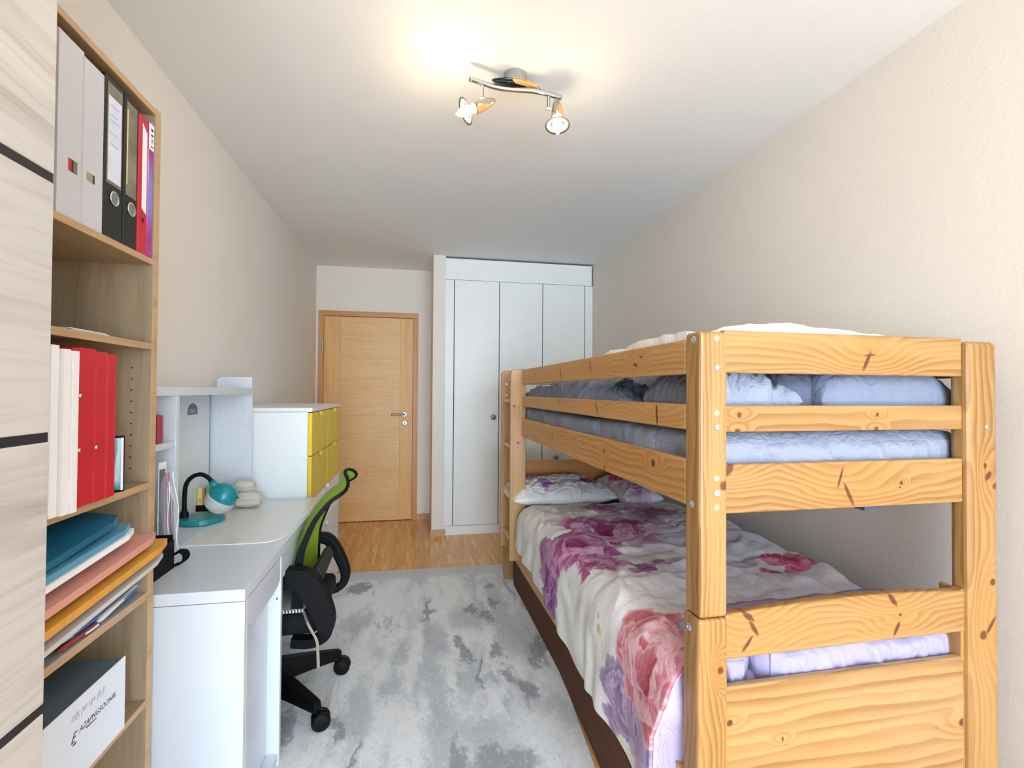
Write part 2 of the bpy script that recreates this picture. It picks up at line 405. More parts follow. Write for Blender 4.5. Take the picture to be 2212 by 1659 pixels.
# door
door = thing('door_1', None, None, ((DX0+DX1)/2, YB, 0)); door['kind'] = 'structure'
FW = .05
obj('door_frame', MB().box(DX0, DX0+FW, YB-.012, YB+.06, 0, DZ-FW), m_frame, door, bevel=.003)
obj('door_frame', MB().box(DX1-FW, DX1, YB-.012, YB+.06, 0, DZ-FW), m_frame, door, bevel=.003)
obj('door_frame', MB().box(DX0, DX1, YB-.012, YB+.06, DZ-FW, DZ), m_frame_x, door, bevel=.003)
lx0, lx1 = DX0+FW+.002, DX1-FW-.002
leaf = obj('door_leaf', MB().box(-.728, -.158, YB-.004, YB+.036, .008, DZ-FW-.004), m_veneer, door, bevel=.001)
obj('door_stile', MB().box(lx0, -.7285, YB-.004, YB+.036, .008, DZ-FW-.004), m_veneer_v, door, bevel=.001)
obj('door_stile', MB().box(-.1575, lx1, YB-.004, YB+.036, .008, DZ-FW-.004), m_veneer_v, door, bevel=.001)
obj('hinge', MB().tube([(lx0-.008, YB-.016, 1.66), (lx0-.008, YB-.016, 1.77)], .007, 10), m_steel, door)
hx, hz = -.112, 1.052
hd = obj('door_handle', MB().lathe([(.026, 0), (.026, .006), (.023, .009), (.009, .009), (.009, .035)], (hx, YB-.004, hz), (0, -1, 0)), m_steel, door, smooth=False, bevel=.001)
obj('lever', MB().tube(cubic([(hx, YB-.03, hz), (hx, YB-.05, hz), (hx-.015, YB-.057, hz), (hx-.05, YB-.057, hz), (hx-.125, YB-.057, hz)], 6), .009, 12), m_steel, hd, smooth=True)
kh = obj('key_rosette', MB().lathe([(.026, 0), (.026, .006), (.022, .009), (0.001, .009)], (hx+.004, YB-.004, .968), (0, -1, 0)), m_steel, door)
obj('keyhole', MB().prism([(hx+.001, .955), (hx+.007, .955), (hx+.007, .977), (hx+.004, .981), (hx+.001, .977)], 'y', YB-.0145, YB-.0125), m_gap, kh)

# ------------------------------------------------------------------ built-in wardrobe
wd = thing('wardrobe', 'tall white built-in wardrobe with narrow doors beside the wooden room door', 'wardrobe', ((PX1+XR)/2, YW, 0))
X1, X2, X3, X4 = .3316, .7438, 1.1525, 1.5649
ZT, ZB, g = 2.291, .083, .0035
obj('carcass', MB().box(PX1+.001, XR-.002, YW+.022, YB-.005, .0, 2.484), m_gap, wd)
obj('plinth', MB().box(PX1+.001, XR-.002, YW+.002, YW+.021, 0, ZB-.004), m_ward, wd)
obj('top_panel', MB().box(PX1+.001, XR-.012, YW, YW+.021, ZT+.003, 2.484), m_ward, wd, bevel=.001)
obj('filler_strip', MB().box(PX1+.001, X1-g, YW, YW+.021, ZB, ZT), m_ward, wd, bevel=.001)
obj('filler_strip', MB().box(X4+g, XR-.002, YW, YW+.021, ZB, ZT), m_ward, wd, bevel=.001)
m_knob = plain('grey_knob', (150, 147, 142), .35, .6)
for a, c, kx, kz in ((X1, X2, .691, 1.053), (X2, X3, None, 0), (X3, X4, 1.283, .675)):
    d = obj('door', MB().box(a+g, c-g, YW, YW+.021, ZB, ZT), m_ward, wd, bevel=.0012)
    if kx: obj('knob', MB().lathe([(.012, 0), (.012, .012), (.0235, .016), (.0245, .024), (.021, .028), (.001, .029)], (kx, YW, kz), (0, -1, 0), 20), m_knob, d, smooth=True)

# ------------------------------------------------------------------ rug
rd = Vector((.02, 1.)).normalized()
poly = [(.558, .80), (.588, 1.2), (.612, 1.62), (.665, 2.2), (.690, 2.9), (.685, 3.599), (.2, 3.611), (-.64, 3.628), (-.64, 1.9), (-.64, .80)]
solo('rug', MB().prism(poly, 'z', .0005, .011), m_rug, 'large pale grey rug with darker abstract streaks between desk and bunk bed', 'rug', bevel=.003)
# keep the rug's pattern in room coordinates
_r = bpy.data.objects['rug']; _b = _r.location.copy(); _r.data.transform(Matrix.Translation(_b)); _r.location = (0, 0, 0); ROOT[_r] = Matrix.Identity(4)
FZ = .0112

# ------------------------------------------------------------------ pale cabinet at the left edge
cab = thing('tall_cabinet', 'tall pale ash cabinet with horizontal black handle grooves at the left edge', 'cabinet', (-.7, .2, 0))
CF = -.45; CY0, CY1 = -1.10, .714  # unseen near end lengthened to shade the desk end from the window
obj('carcass', MB().box(XL+.003, CF-.02, CY0, CY1, .0, 2.34), m_ash, cab)
zs = [.06, .560, .892, 1.228, 1.553, 1.95, 2.34]
for i in range(6):
    obj('front_panel', MB().box(CF-.0195, CF, CY0+.002, CY1+(0.002 if i else .002), zs[i]+.006, zs[i+1]-.006), m_ash, cab, bevel=.0015)
for z in zs[1:-1]:
    obj('handle_groove', MB().box(CF-.0195, CF-.0015, CY0+.004, CY1+.0018, z-.0062, z+.0062), m_gap, cab)

# ------------------------------------------------------------------ bookshelf
SX0, SX1, SY0, SY1 = XL+.003, -.655, .735, 1.417
bs = thing('bookshelf', 'tall open oak bookshelf filled with binders and folders', 'bookshelf', (-.8, 1.08, 0))
obj('side_panel', MB().box(SX0, SX1, SY0, SY0+.02, 0, 2.003), m_oak, bs, bevel=.001)
obj('side_panel', MB().box(SX0, SX1-.002, SY1-.024, SY1, 0, 2.003), m_oak, bs, bevel=.001)
obj('edge_band', MB().box(SX1-.002, SX1, SY1-.024, SY1, 0, 2.003), m_oak_edge, bs, bevel=.0005)
obj('back_panel', MB().box(SX0, SX0+.006, SY0+.02, SY1-.024, .05, 1.985), m_oak, bs)
shelf_z = [(1.985, 2.0), (1.602, 1.617), (1.388, 1.404), (1.039, 1.055), (.763, .781), (.497, .512), (.06, .08)]
for z0, z1 in shelf_z:
    sh = obj('shelf', MB().box(SX0+.006, SX1-.004, SY0+.0205, SY1-.0245, z0, z1), m_oak_x, bs, bevel=.001)
    obj('edge_band', MB().box(SX1-.004, SX1-.001, SY0+.0205, SY1-.0245, z0, z1), m_oak_edge, sh)
b = MB()
for k in range(10): b.tube([(-.70, SY1-.0246, 1.09+k*.028), (-.70, SY1-.0236, 1.09+k*.028)], .0022, 6)
obj('peg_holes', b, m_gap, bs)['kind'] = 'stuff'

SP = -.658   # spines on the top shelf
T1 = 1.6172
m_holder = plain('milky_plastic', (206, 206, 212), .35, var=.02)
m_paper = plain('white_paper', (244, 244, 246), .8, var=.01)
m_kraft = plain('brown_card', (196, 160, 96), .7)
m_binder_k = plain('black_binder_card', (20, 20, 20), .45, var=.15, vscale=60)
m_red = plain('red_binder_card', (196, 26, 44), .4, var=.06)
m_redpaint = plain('red_print', (200, 26, 38), .5)
def magazine_box(y0, y1, zt, label, cut=None):
    t = thing('magazine_file', label, 'magazine file', (-.8, (y0+y1)/2, T1), 0, 'files on the top shelf')
    obj('spine', MB().box(SP-.003, SP, y0+.003, y1-.003, T1, zt), m_holder, t, bevel=.001)
    obj('side_wall', MB().prism([(-.93, T1), (SP, T1), (SP, zt), (-.80, zt-.01), (-.93, zt-.13)], 'y', y0, y0+.003), m_holder, t)
    obj('side_wall', MB().prism([(-.93, T1), (SP, T1), (SP, zt), (-.80, zt-.01), (-.93, zt-.13)], 'y', y1-.003, y1), m_holder, t)
    obj('papers', MB().box(-.92, SP-.006, y0+.006, y1-.008, T1+.002, zt-.02), m_paper, t)
    return t
m_olive = plain('olive_print', (120, 116, 96), .5); m_tan = plain('tan_print', (165, 150, 120), .5); m_dk = plain('charcoal_print', (50, 47, 44), .5)
t = magazine_box(1.052, 1.122, 1.962, 'wide milky white magazine file with red and olive sticker, leftmost on the top shelf')
lb = obj('label_sticker', MB().box(SP, SP+.0006, 1.082, 1.090, 1.708, 1.732), m_redpaint, t, label='red stripe of the sticker')
obj('label_sticker', MB().box(SP, SP+.0006, 1.0903, 1.096, 1.708, 1.732), m_dk, t)
obj('label_sticker', MB().box(SP, SP+.0006, 1.0963, 1.107, 1.708, 1.732), m_olive, t)
obj('brown_lid', MB().box(-.72, SP-.004, 1.055, 1.082, 1.955, 1.966), m_kraft, t, label='brown card edge showing above the file')
t = magazine_box(1.1235, 1.187, 1.956, 'narrow milky white magazine file with a tan label, next to the first black binder')
obj('label_sticker', MB().box(SP, SP+.0006, 1.136, 1.154, 1.711, 1.729), m_tan, t)
obj('label_sticker', MB().box(SP, SP+.0006, 1.1543, 1.160, 1.711, 1.729), m_dk, t)
m_ring = plain('binder_ring', (220, 222, 205), .2, .9)
m_hole = plain('hole_grey', (120, 128, 132), .5)
m_plastic = plain('clear_pocket', (130, 122, 104), .15, var=.25, vscale=14)
m_label = plain('printed_label', (222, 228, 242), .3, var=.05, vscale=30)
def lever_arch(y0, y1, zt, label, paper):
    t = thing('lever_arch_binder', label, 'binder', (-.8, (y0+y1)/2, T1), 0, 'binders on the top shelf')
    c = obj('cover', MB().box(-.94, SP, y0, y0+.003, T1, zt).box(-.94, SP, y1-.003, y1, T1, zt), m_binder_k, t, bevel=.001)
    obj('spine', MB().box(SP-.003, SP, y0+.003, y1-.003, T1, zt), m_binder_k, t, bevel=.001)
    obj('papers', MB().box(-.93, SP-.02, y0+.006, y1-.014, T1+.004, zt-.014), m_paper, t)
    yc = (y0+y1)/2; zc = 1.708
    r = obj('finger_ring', MB().lathe([(.0135, 0), (.0165, .0012), (.0165, .0022), (.0145, .003), (.0125, .002)], (SP, yc+.004, zc), (1, 0, 0), 24), m_ring, t, smooth=True)
    obj('finger_hole', MB().lathe([(.0128, .0011), (.0001, .0011)], (SP, yc+.004, zc), (1, 0, 0), 20), m_hole, r)
    pk = obj('label_pocket', MB().box(SP, SP+.0008, y0+.009, y1-.006, 1.735, zt-.012), m_plastic, t)
    if paper:
        obj('label_card', MB().box(SP+.0008, SP+.0013, y0+.012, y1-.009, 1.742, zt-.040), m_label, pk, label='white label card with faint print')
        p = MB()
        for k, z in enumerate((1.905, 1.885, 1.872, 1.845, 1.82)): p.box(SP+.0013, SP+.0016, y0+.018, y1-.018-.008*(k % 2), z, z+.004)
        obj('faint_print', p, plain('blue_print', (184, 202, 230), .6), pk)['kind'] = 'stuff'
    else:
        obj('pocket_glint', MB().box(SP+.0008, SP+.0014, y0+.010, y0+.013, 1.76, zt-.03), plain('pocket_edge', (235, 220, 160), .1), pk)
    return t
lever_arch(1.190, 1.258, 1.966, 'black lever-arch binder with a white label card, beside the milky magazine files', True)
lever_arch(1.262, 1.318, 1.963, 'black lever-arch binder with a dark empty label pocket, beside the red ring binder', False)
t = thing('ring_binder', 'red ring binder with a long white spine label on the top shelf', 'binder', (-.8, 1.34, T1), 0, 'binders on the top shelf')
obj('cover', MB().box(-.93, SP, 1.322, 1.325, T1, 1.952).box(-.93, SP, 1.360, 1.363, T1, 1.952), m_red, t, bevel=.001)
obj('spine', MB().box(SP-.003, SP, 1.325, 1.360, T1, 1.952), m_red, t, bevel=.001)
obj('papers', MB().box(-.92, SP-.01, 1.3255, 1.352, T1+.004, 1.94), m_paper, t)
obj('spine_label', MB().prism([(1.338, 1.728), (1.358, 1.718), (1.358, 1.918), (1.338, 1.936)], 'x', SP, SP+.0007), m_paper, t)
obj('finger_hole', MB().lathe([(.0065, .0006), (.0001, .0006)], (SP, 1.344, 1.70), (1, 0, 0), 16), plain('dark_red', (90, 8, 16), .6), t)
def purple_mat():
    M = Mat('purple_gradient_print'); o = M.obj(); z = M.vec('DOT_PRODUCT', o, (0, 0, 1))
    c = M.mix(M.mr(M.math('ABSOLUTE', M.math('SUBTRACT', z, .16)), .12, .02), lin((160, 30, 135)), lin((150, 130, 215)))
    return M.fin(c, .2)
t = thing('folder', 'glossy purple folder with a white barcode label at the right end of the top shelf', 'folder', (-.8, 1.377, T1))
obj('cover', MB().box(-.90, SP, 1.365, 1.390, T1, 1.955), purple_mat(), t, bevel=.003)
lb = obj('barcode_label', MB().box(SP, SP+.0006, 1.366, 1.3895, 1.888, 1.953), m_paper, t)
p = MB()
for z, h, a, c in ((1.936, .006, 1.375, 1.385), (1.923, .005, 1.375, 1.385), (1.915, .0015, 1.376, 1.385), (1.912, .001, 1.376, 1.385), (1.909, .0015, 1.376, 1.384), (1.906, .0008, 1.376, 1.384), (1.895, .003, 1.374, 1.386)):
    p.box(SP+.0006, SP+.0010, a, c, z, z+h)
obj('barcode', p, m_dk, lb)

# papers on the second shelf
z0 = 1.4042
for k, (y0, y1, x0, x1, lab) in enumerate(((.90, 1.058, -.90, -.67, 'short pile of white paper on the second shelf, half behind the ash cabinet'), (1.115, 1.232, -.93, -.664, 'thin pile of loose white sheets at the middle of the second shelf'))):
    t = thing('paper_pile', lab, 'paper', ((x0+x1)/2, (y0+y1)/2, z0), 0)
    for i in range(4 if k else 6):
        d = .006*((i*37) % 5-2)/2
        obj('sheet', MB().box(x0+d, x1-abs(d), y0+d, y1+d*1.5, z0+i*.0013, z0+i*.0013+.0012), m_paper, t)

# third shelf: white document stack, red binders, picture card
T3 = 1.0552
t = thing('document_stack', 'thick white stack of documents standing at the left of the red binders', 'documents', (-.78, 1.06, T3))
for i, (y0, y1, x1, zt) in enumerate(((1.000, 1.020, -.650, 1.372), (1.021, 1.040, -.640, 1.368), (1.041, 1.0595, -.633, 1.362), (1.060, 1.078, -.630, 1.360), (1.0785, 1.086, -.640, 1.352))):
    obj('document', MB().box(-.90, x1, y0, y1, T3, zt), m_paper, t, bevel=.001)
def red_binder(y0, y1, x1, zt, label, rivets, tab=False):
    t = thing('red_binder', label, 'binder', (-.78, (y0+y1)/2, T3), 0, 'red binders on the middle shelf')
    obj('cover', MB().box(-.92, x1, y0, y0+.003, T3, zt).box(-.92, x1, y1-.003, y1, T3, zt), m_red, t, bevel=.001)
    obj('spine', MB().box(x1-.003, x1, y0+.003, y1-.003, T3, zt), m_red, t, bevel=.001)
    obj('papers', MB().box(-.91, x1-.012, y0+.006, y1-.008, T3+.003, zt-.012), m_paper, t)
    for (y, z) in rivets:
        obj('rivet', MB().lathe([(.0042, 0), (.0036, .0022), (.0001, .003)], (x1, y, z), (1, 0, 0), 12), m_chrome, t, smooth=True)
    return t
t = red_binder(1.0875, 1.105, -.648, 1.368, 'slim red binder with a pale strip, directly right of the white documents', [])
obj('pale_strip', MB().box(-.648, -.6474, 1.096, 1.103, 1.12, 1.35), m_paper, t)
red_binder(1.1065, 1.158, -.648, 1.370, 'wide red binder with two metal rivets on its spine, left of the narrower red ones', [(1.112, 1.275), (1.112, 1.168)])
red_binder(1.1595, 1.197, -.648, 1.366, 'mid-width red binder with one rivet, between two red binders', [(1.164, 1.168)])
red_binder(1.1985, 1.230, -.648, 1.363, 'red binder with a worn corner, beside the small turquoise picture', [])
def picture_mat():
    M = Mat('turquoise_watercolour_print'); o = M.obj()
    n = M.noise(M.vec('MULTIPLY', o, (50., 50., 9.)), 1., 4, .6, .6).outputs['Fac']
    c = M.mix(M.mr(n, .42, .66), lin((212, 232, 238)), lin((90, 170, 185)))
    zz = M.vec('DOT_PRODUCT', o, (0, 0, 1))
    c = M.mix(M.mr(zz, .035, .005), c, lin((40, 140, 140)))
    return M.fin(c, .3)
t = thing('small_picture', 'small framed turquoise watercolour picture leaning beside the red binders', 'picture', (-.70, 1.25, T3))
fr = obj('frame', MB().prism([(-.735, 1.247), (-.652, 1.272), (-.654, 1.279), (-.737, 1.254)], 'z', T3, 1.182), m_blackm, t, bevel=.001)
obj('print', MB().prism([(-.7335, 1.2465), (-.6545, 1.2703), (-.6547, 1.2711), (-.7337, 1.2473)], 'z', T3+.005, 1.177), picture_mat(), fr)
obj('mount_edge', MB().prism([(-.6565, 1.2690), (-.6525, 1.2702), (-.6527, 1.2712), (-.6567, 1.270)], 'z', T3+.004, 1.178), m_paper, fr)

# fourth shelf: pile of folders
T4 = .7812
def folder(name, label, cat, y0, y1, x0, x1, z0, z1, th, mat, lift=0., parts=None, corner=.012):
    """flat folder; z0 at its near end, z1 at its far end; the front edge sags by lift"""
    n, m = 12, 8
    P = np.zeros((n, m, 3))
    for i in range(n):
        for j in range(m):
            a = i/(n-1); c = j/(m-1)
            cx = corner*max(0, (a-.94)/.06)*c
            P[i, j] = (x0+(x1-x0)*c-cx, y0+(y1-y0)*a, z0+(z1-z0)*a-lift*c*c)
    b = MB(); Q = P.copy(); Q[..., 2] += th
    b.grid(P); b.grid(Q)
    k = n*m
    rim = [(i, 0) for i in range(n)]+[(n-1, j) for j in range(1, m)]+[(i, m-1) for i in range(n-2, -1, -1)]+[(0, j) for j in range(m-2, 0, -1)]
    ids = [i*m+j for i, j in rim]
    b.f += [(ids[q], ids[(q+1) % len(ids)], k+ids[(q+1) % len(ids)], k+ids[q]) for q in range(len(ids))]
    return b
m_teal_f = plain('petrol_folder', (24, 104, 138), .35, var=.1, vscale=10)
m_blue_f = plain('light_blue_folder', (92, 160, 192), .3, var=.1, vscale=12)
m_pink_f = plain('pink_folder', (222, 158, 142), .5, var=.08)
m_orange_f = plain('orange_envelope', (222, 162, 64), .5, var=.1, vscale=16)
m_grey_f = plain('grey_folder', (206, 205, 203), .45, var=.04)
m_sleeve = clear('clear_sleeve', (206, 212, 226), .08, .35)
# clear sleeve with pens at the bottom of the pile
t = thing('plastic_sleeve', 'clear plastic sleeve holding pens at the bottom of the folder pile', 'sleeve', (-.76, 1.2, T4))
obj('sleeve', folder('', '', '', .86, 1.388, -.92, -.652, T4+.0005, T4+.0015, .0012, None), m_sleeve, t)
obj('sleeve', folder('', '', '', .86, 1.386, -.92, -.652, T4+.022, T4+.030, .0010, None), m_sleeve, t)
m_penw = plain('pen_white', (235, 232, 226), .3); m_penb = plain('pen_blue', (24, 84, 176), .3)
def pen(name, p, q, r, mat, label, tipmat, cap=True):
    t = thing(name, label, 'pen', p, 0, 'pens in the sleeve')
    p, q = Vector(p), Vector(q); d = (q-p).normalized(); L = (q-p).length
    obj('barrel', MB().lathe([(r*.3, 0), (r*.5, .006), (r, .016), (r, L), (r*.8, L+.001), (.0001, L+.001)], p, d, 12), mat, t, smooth=True)
    obj('clip', MB().strip([p+d*(L*.62)+Vector((r*1.3, 0, 0)), p+d*(L*.8)+Vector((r*1.5, 0, 0)), p+d*(L*.98)+Vector((r*1.2, 0, 0))], (0, 0, .0022), .001), tipmat, t)
    return t
pen('pen', (-.664, 1.200, .7895), (-.660, 1.345, .812), .006, m_penw, 'white pen with a blue clip lying in the sleeve, nearest the desk', m_penb)
pen('pen', (-.672, 1.13, .789), (-.668, 1.27, .800), .005, m_penb, 'blue pen lying beside the white pen in the sleeve', m_penb)
pen('pen', (-.664, 1.085, .788), (-.661, 1.20, .790), .0045, plain('pen_red', (178, 60, 52), .3), 'red pen lying in the sleeve near the ash cabinet', m_penw)
pen('pen', (-.682, 1.03, .789), (-.676, 1.17, .796), .005, plain('pen_green', (30, 120, 74), .3), 'green pen lying in the sleeve behind the red pen', m_penw)
solo('folder', folder('', '', '', .84, 1.44, -.93, -.632, .812, .858, .010, None, .006), m_grey_f, 'pale grey folder under the orange envelope in the pile', 'folder', 'folders piled on the fourth shelf', smooth=False)
solo('envelope', folder('', '', '', .84, 1.452, -.93, -.628, .842, .884, .016, None, .004), m_orange_f, 'padded orange envelope sticking out under the pink folder', 'envelope', 'folders piled on the fourth shelf')
solo('folder', folder('', '', '', .84, 1.405, -.93, -.634, .878, .918, .016, None, .008), m_pink_f, 'salmon pink cardboard folder lying on the orange envelope', 'folder', 'folders piled on the fourth shelf')
solo('folder', folder('', '', '', .84, 1.318, -.93, -.640, .914, .952, .012, None, .004), m_paper, 'white paper folder below the light blue one', 'folder', 'folders piled on the fourth shelf')
solo('folder', folder('', '', '', .84, 1.312, -.935, -.645, .930, .967, .012, None, .006), m_blue_f, 'light blue translucent folder with stitched seams on the white one', 'folder', 'folders piled on the fourth shelf')
solo('folder', folder('', '', '', .84, 1.272, -.935, -.650, .957, 1.010, .014, None, .022), m_teal_f, 'petrol blue folder on top of the pile', 'folder', 'folders piled on the fourth shelf')

# fifth shelf: archive box with lettering
T5 = .5122
t = thing('archive_box', 'white archive box with dark slanted lettering and a blue-grey top', 'box', (-.78, 1.12, T5))
BXF = -.650
m_boxw = plain('box_white', (226, 234, 244), .5, var=.01); m_boxg = plain('box_top_grey', (92, 108, 120), .55, var=.05)
obj('body', MB().box(-.93, BXF-.003, .90, 1.288, T5, .672), m_boxg, t)
obj('front_face', MB().box(BXF-.003, BXF, .90, 1.290, T5, .676), m_boxw, t, bevel=.002)
m_ink = plain('ink', (40, 42, 46), .6); m_inkf = plain('faint_ink', (150, 148, 150), .6)
def face_x(x, y, z, rot=0.):
    """text on a face that looks towards +x: text x runs along +y, text y along +z"""
    return Matrix.Translation((x, y, z)) @ Matrix(((0, 0, 1, 0), (1, 0, 0, 0), (0, 1, 0, 0), (0, 0, 0, 1))) @ Matrix.Rotation(rot, 4, 'Z')
textpart('lettering', 'AZAPNGSOONIIL', m_ink, t, .0155, face_x(BXF, 1.131, .606), .35)
textpart('lettering', 'E', m_ink, t, .026, face_x(BXF, 1.106, .598), .5)
obj('logo_bar', MB().prism([(1.112, .592), (1.122, .592), (1.124, .595), (1.114, .595)], 'x', BXF, BXF+.0006), m_ink, t)
obj('underline', MB().prism([(1.152, .601), (1.185, .600), (1.185, .6015), (1.153, .6035)], 'x', BXF, BXF+.0006), m_ink, t)
textpart('faint_lettering', '///|\\ |V/ \\\\|+ |/| |/', m_inkf, t, .0165, face_x(BXF, 1.108, .640), .1)

# ------------------------------------------------------------------ desk
DXF = -.4484; D0, D1 = 1.449, 2.632
dk = thing('desk', 'long white desk with a recessed door and drawer along the left wall', 'desk', (-.7, 2.0, 0))
obj('desktop', MB().box(XL+.004, DXF, D0, D1, .718, .750), m_desk, dk, bevel=.0015)
obj('end_panel', MB().box(XL+.004, DXF, D0, D0+.018, FZ, .7165), m_desk, dk, bevel=.001)
obj('stile', MB().box(DXF-.045, DXF, 1.4675, 1.479, .02, .7165), m_desk, dk, bevel=.0005)
obj('inner_panel', MB().box(XL+.02, DXF, 1.815, 1.836, FZ, .7165), m_desk, dk, bevel=.001)
dr = obj('drawer_or_shade_front', MB().prism([(1.480, .640), (1.52, .625), (1.77, .625), (1.814, .640), (1.814, .712), (1.480, .712)], 'x', DXF-.020, DXF-.002), m_desk, dk, bevel=.001)
obj('shelf_edge', MB().box(-.90, DXF-.018, 1.480, 1.814, .598, .612), m_desk, dk)
obj('door', MB().box(DXF-.055, DXF-.040, 1.480, 1.814, .055, .597), m_desk, dk, bevel=.001)
obj('bottom_rail', MB().box(-.90, DXF-.004, 1.480, 1.814, .025, .05), m_desk, dk)
obj('peg_hole', MB().tube([(DXF-.012, 1.8152, .575), (DXF-.012, 1.8140, .575)], .003, 8), m_gap, dk)
obj('apron', MB().box(DXF-.022, DXF-.006, 1.8365, D1-.022, .628, .7165), m_desk, dk, bevel=.001)
obj('far_panel', MB().box(XL+.004, -.55, D1-.020, D1-.002, FZ, .7165), m_desk, dk, bevel=.001)
obj('foot_rail', MB().box(XL+.02, -.475, D1-.060, D1-.022, FZ, .045), m_desk, dk, bevel=.001)
obj('modesty_panel', MB().box(XL+.02, XL+.034, 1.8365, D1-.022, .30, .7165), m_desk, dk)
# hutch on the desk
hu = thing('desk_hutch', 'white hutch with a top shelf and divider standing on the desk', 'hutch', (-.86, 2.0, .75))
HXF = -.766; HB = .7504
obj('near_side', MB().box(XL+.004, HXF, 1.450, 1.468, HB, 1.267), m_desk, hu)
obj('divider', MB().box(XL+.012, HXF, 1.783, 1.806, HB, 1.267), m_desk, hu, bevel=.001)
obj('far_side', MB().prism([(XL+.004, HB), (HXF-.003, HB), (HXF-.003, 1.349), (-.906, 1.349), (-.924, 1.335), (-.924, 1.297), (XL+.004, 1.297)], 'y', 2.545, 2.562), m_desk, hu, bevel=.001)
obj('top_shelf', MB().box(XL+.004, HXF, 1.450, 2.5445, 1.268, 1.297), m_desk, hu, bevel=.001)
obj('back_panel', MB().box(XL+.004, XL+.011, 1.468, 2.530, HB, 1.267), plain('hutch_back', (226, 229, 232), .4, var=.01), hu)
obj('cable_gap', MB().box(XL+.0045, XL+.008, 2.5305, 2.5445, HB, 1.267), m_gap, hu)
obj('small_shelf', MB().box(XL+.012, HXF-.002, 1.4685, 1.7825, 1.100, 1.120), m_desk, hu, bevel=.001)
bd = obj('badge', MB().prism([(2.300, 1.180), (2.396, 1.180), (2.392, 1.212), (2.372, 1.224), (2.350, 1.229), (2.325, 1.224), (2.306, 1.208)], 'x', XL+.011, XL+.0125), plain('badge_slate', (82, 86, 104), .4), hu, label='slate badge with small pale lettering')
textpart('badge_lettering', 'ONNI', plain('badge_print', (190, 194, 206), .5), bd, .026, face_x(XL+.0126, 2.308, 1.186), 0)
obj('cable_plug', MB().lathe([(.024, 0), (.024, .003), (.014, .004), (.013, .001), (.0001, .001)], (XL+.011, 2.10, 1.222), (1, 0, 0)), plain('plug_grey', (110, 112, 112), .4), hu)
b = MB()
for x in (-.80, -.905):
    for k in range(5): b.tube([(x, 2.5452, 1.19-.075*k), (x, 2.5442, 1.19-.075*k)], .0022, 6)
for x, z in ((-.80, 1.19), (-.80, .98)): b.tube([(XL+.0105, 2.02, z-.02), (XL+.0115, 2.02, z-.02)], .003, 6)
obj('peg_holes', b, m_hole, hu)['kind'] = 'stuff'
m_redbk = plain('crimson_cover', (168, 28, 58), .3, var=.06)
for i, (y0, y1, zt, lab) in enumerate(((1.705, 1.722, 1.207, 'crimson book in the hutch, nearer the divider'), (1.684, 1.7035, 1.210, 'crimson book in the hutch, nearer the bookshelf'))):
    t = thing('book', lab, 'book', (-.84, (y0+y1)/2, 1.1202), 0, 'red books in the hutch')
    obj('cover', MB().box(-.92, -.776, y0, y0+.002, 1.1203, zt).box(-.92, -.776, y1-.002, y1, 1.1203, zt).box(-.778, -.776, y0+.002, y1-.002, 1.1203, zt), m_redbk, t)
    obj('pages', MB().box(-.918, -.779, y0+.0022, y1-.0022, 1.122, zt-.003), m_paper, t)

# desk mat
poly = [(-.792, 1.876), (-.593, 1.868), (-.50, 1.88), (-.468, 1.95), (-.460, 2.1), (-.458, 2.30), (-.468, 2.53), (-.79, 2.53)]
M = Mat('milky_desk_mat'); m_mat = M.fin(M.mix(M.noise(M.obj(), 9, 4, .6, 1.).outputs['Fac'], lin((236, 233, 226)), lin((226, 223, 215))), .22)
t = thing('desk_mat', 'milky transparent desk mat with rounded corners on the white desk', 'desk mat', (-.63, 2.2, .7502))
obj('sheet', MB().prism(poly, 'z', .7503, .7516), m_mat, t)
pp = [(x, y, .7519) for x, y in poly]
obj('rim', MB().tube(cubic(pp[:7], 6), .0018, 6), m_paper, t, label='bright raised rim')

# desk lamp
m_teal = plain('teal_plastic', (10, 138, 146), .28, var=.03)
t = thing('desk_lamp', 'teal desk lamp with a black gooseneck and white ruffled shade', 'lamp', (-.865, 2.215, .7516))
LZ = .7517
obj('base', MB().lathe([(.001, 0), (.085, 0), (.087, .004), (.086, .018), (.082, .022), (.001, .023)], (-.855, 2.215, LZ), (0, 0, 1), 40), m_teal, t, bevel=.001)
obj('socket', MB().lathe([(.0155, .022), (.0155, .040), (.011, .046), (.0095, .055)], (-.910, 2.20, LZ), (0, 0, 1), 16), m_black, t, smooth=True)
neck = cubic([(-.910, 2.20, .80), (-.910, 2.20, .86), (-.905, 2.20, .905), (-.885, 2.20, .934), (-.855, 2.20, .945), (-.828, 2.20, .934), (-.806, 2.20, .908)], 8)
obj('gooseneck', MB().tube(neck, .0085, 12), m_black, t, smooth=True)
ax = Vector((.55, 0, .83)).normalized(); rc = Vector((-.773, 2.20, .846))
obj('shade', MB().lathe([(.053, 0), (.053, .012), (.050, .028), (.042, .045), (.028, .057), (.012, .061), (.0001, .062)], rc, ax, 32), m_teal, t, smooth=True)
obj('shade_collar', MB().tube([(-.812, 2.20, .916), (-.795, 2.20, .892)], [.012, .016], 14), m_teal, t, smooth=True)
prof = [(.050, -.002)]
for k in range(26):
    a = k/25; prof.append((.052*math.sqrt(max(.02, 1-(a*.98)**2.4))+(.0045 if k % 4 in (1, 2) else -.001), -.004-.056*a))
prof.append((.0001, -.061))
obj('ruffled_diffuser', MB().lathe(prof, rc, ax, 40), plain('white_fluff', (214, 216, 212), .9, bump=1., bscale=120, bdist=.006), t, smooth=False)
obj('switch', MB().tube([(-.722, 2.19, .850), (-.705, 2.185, .848)], .004, 8), m_steel, t)
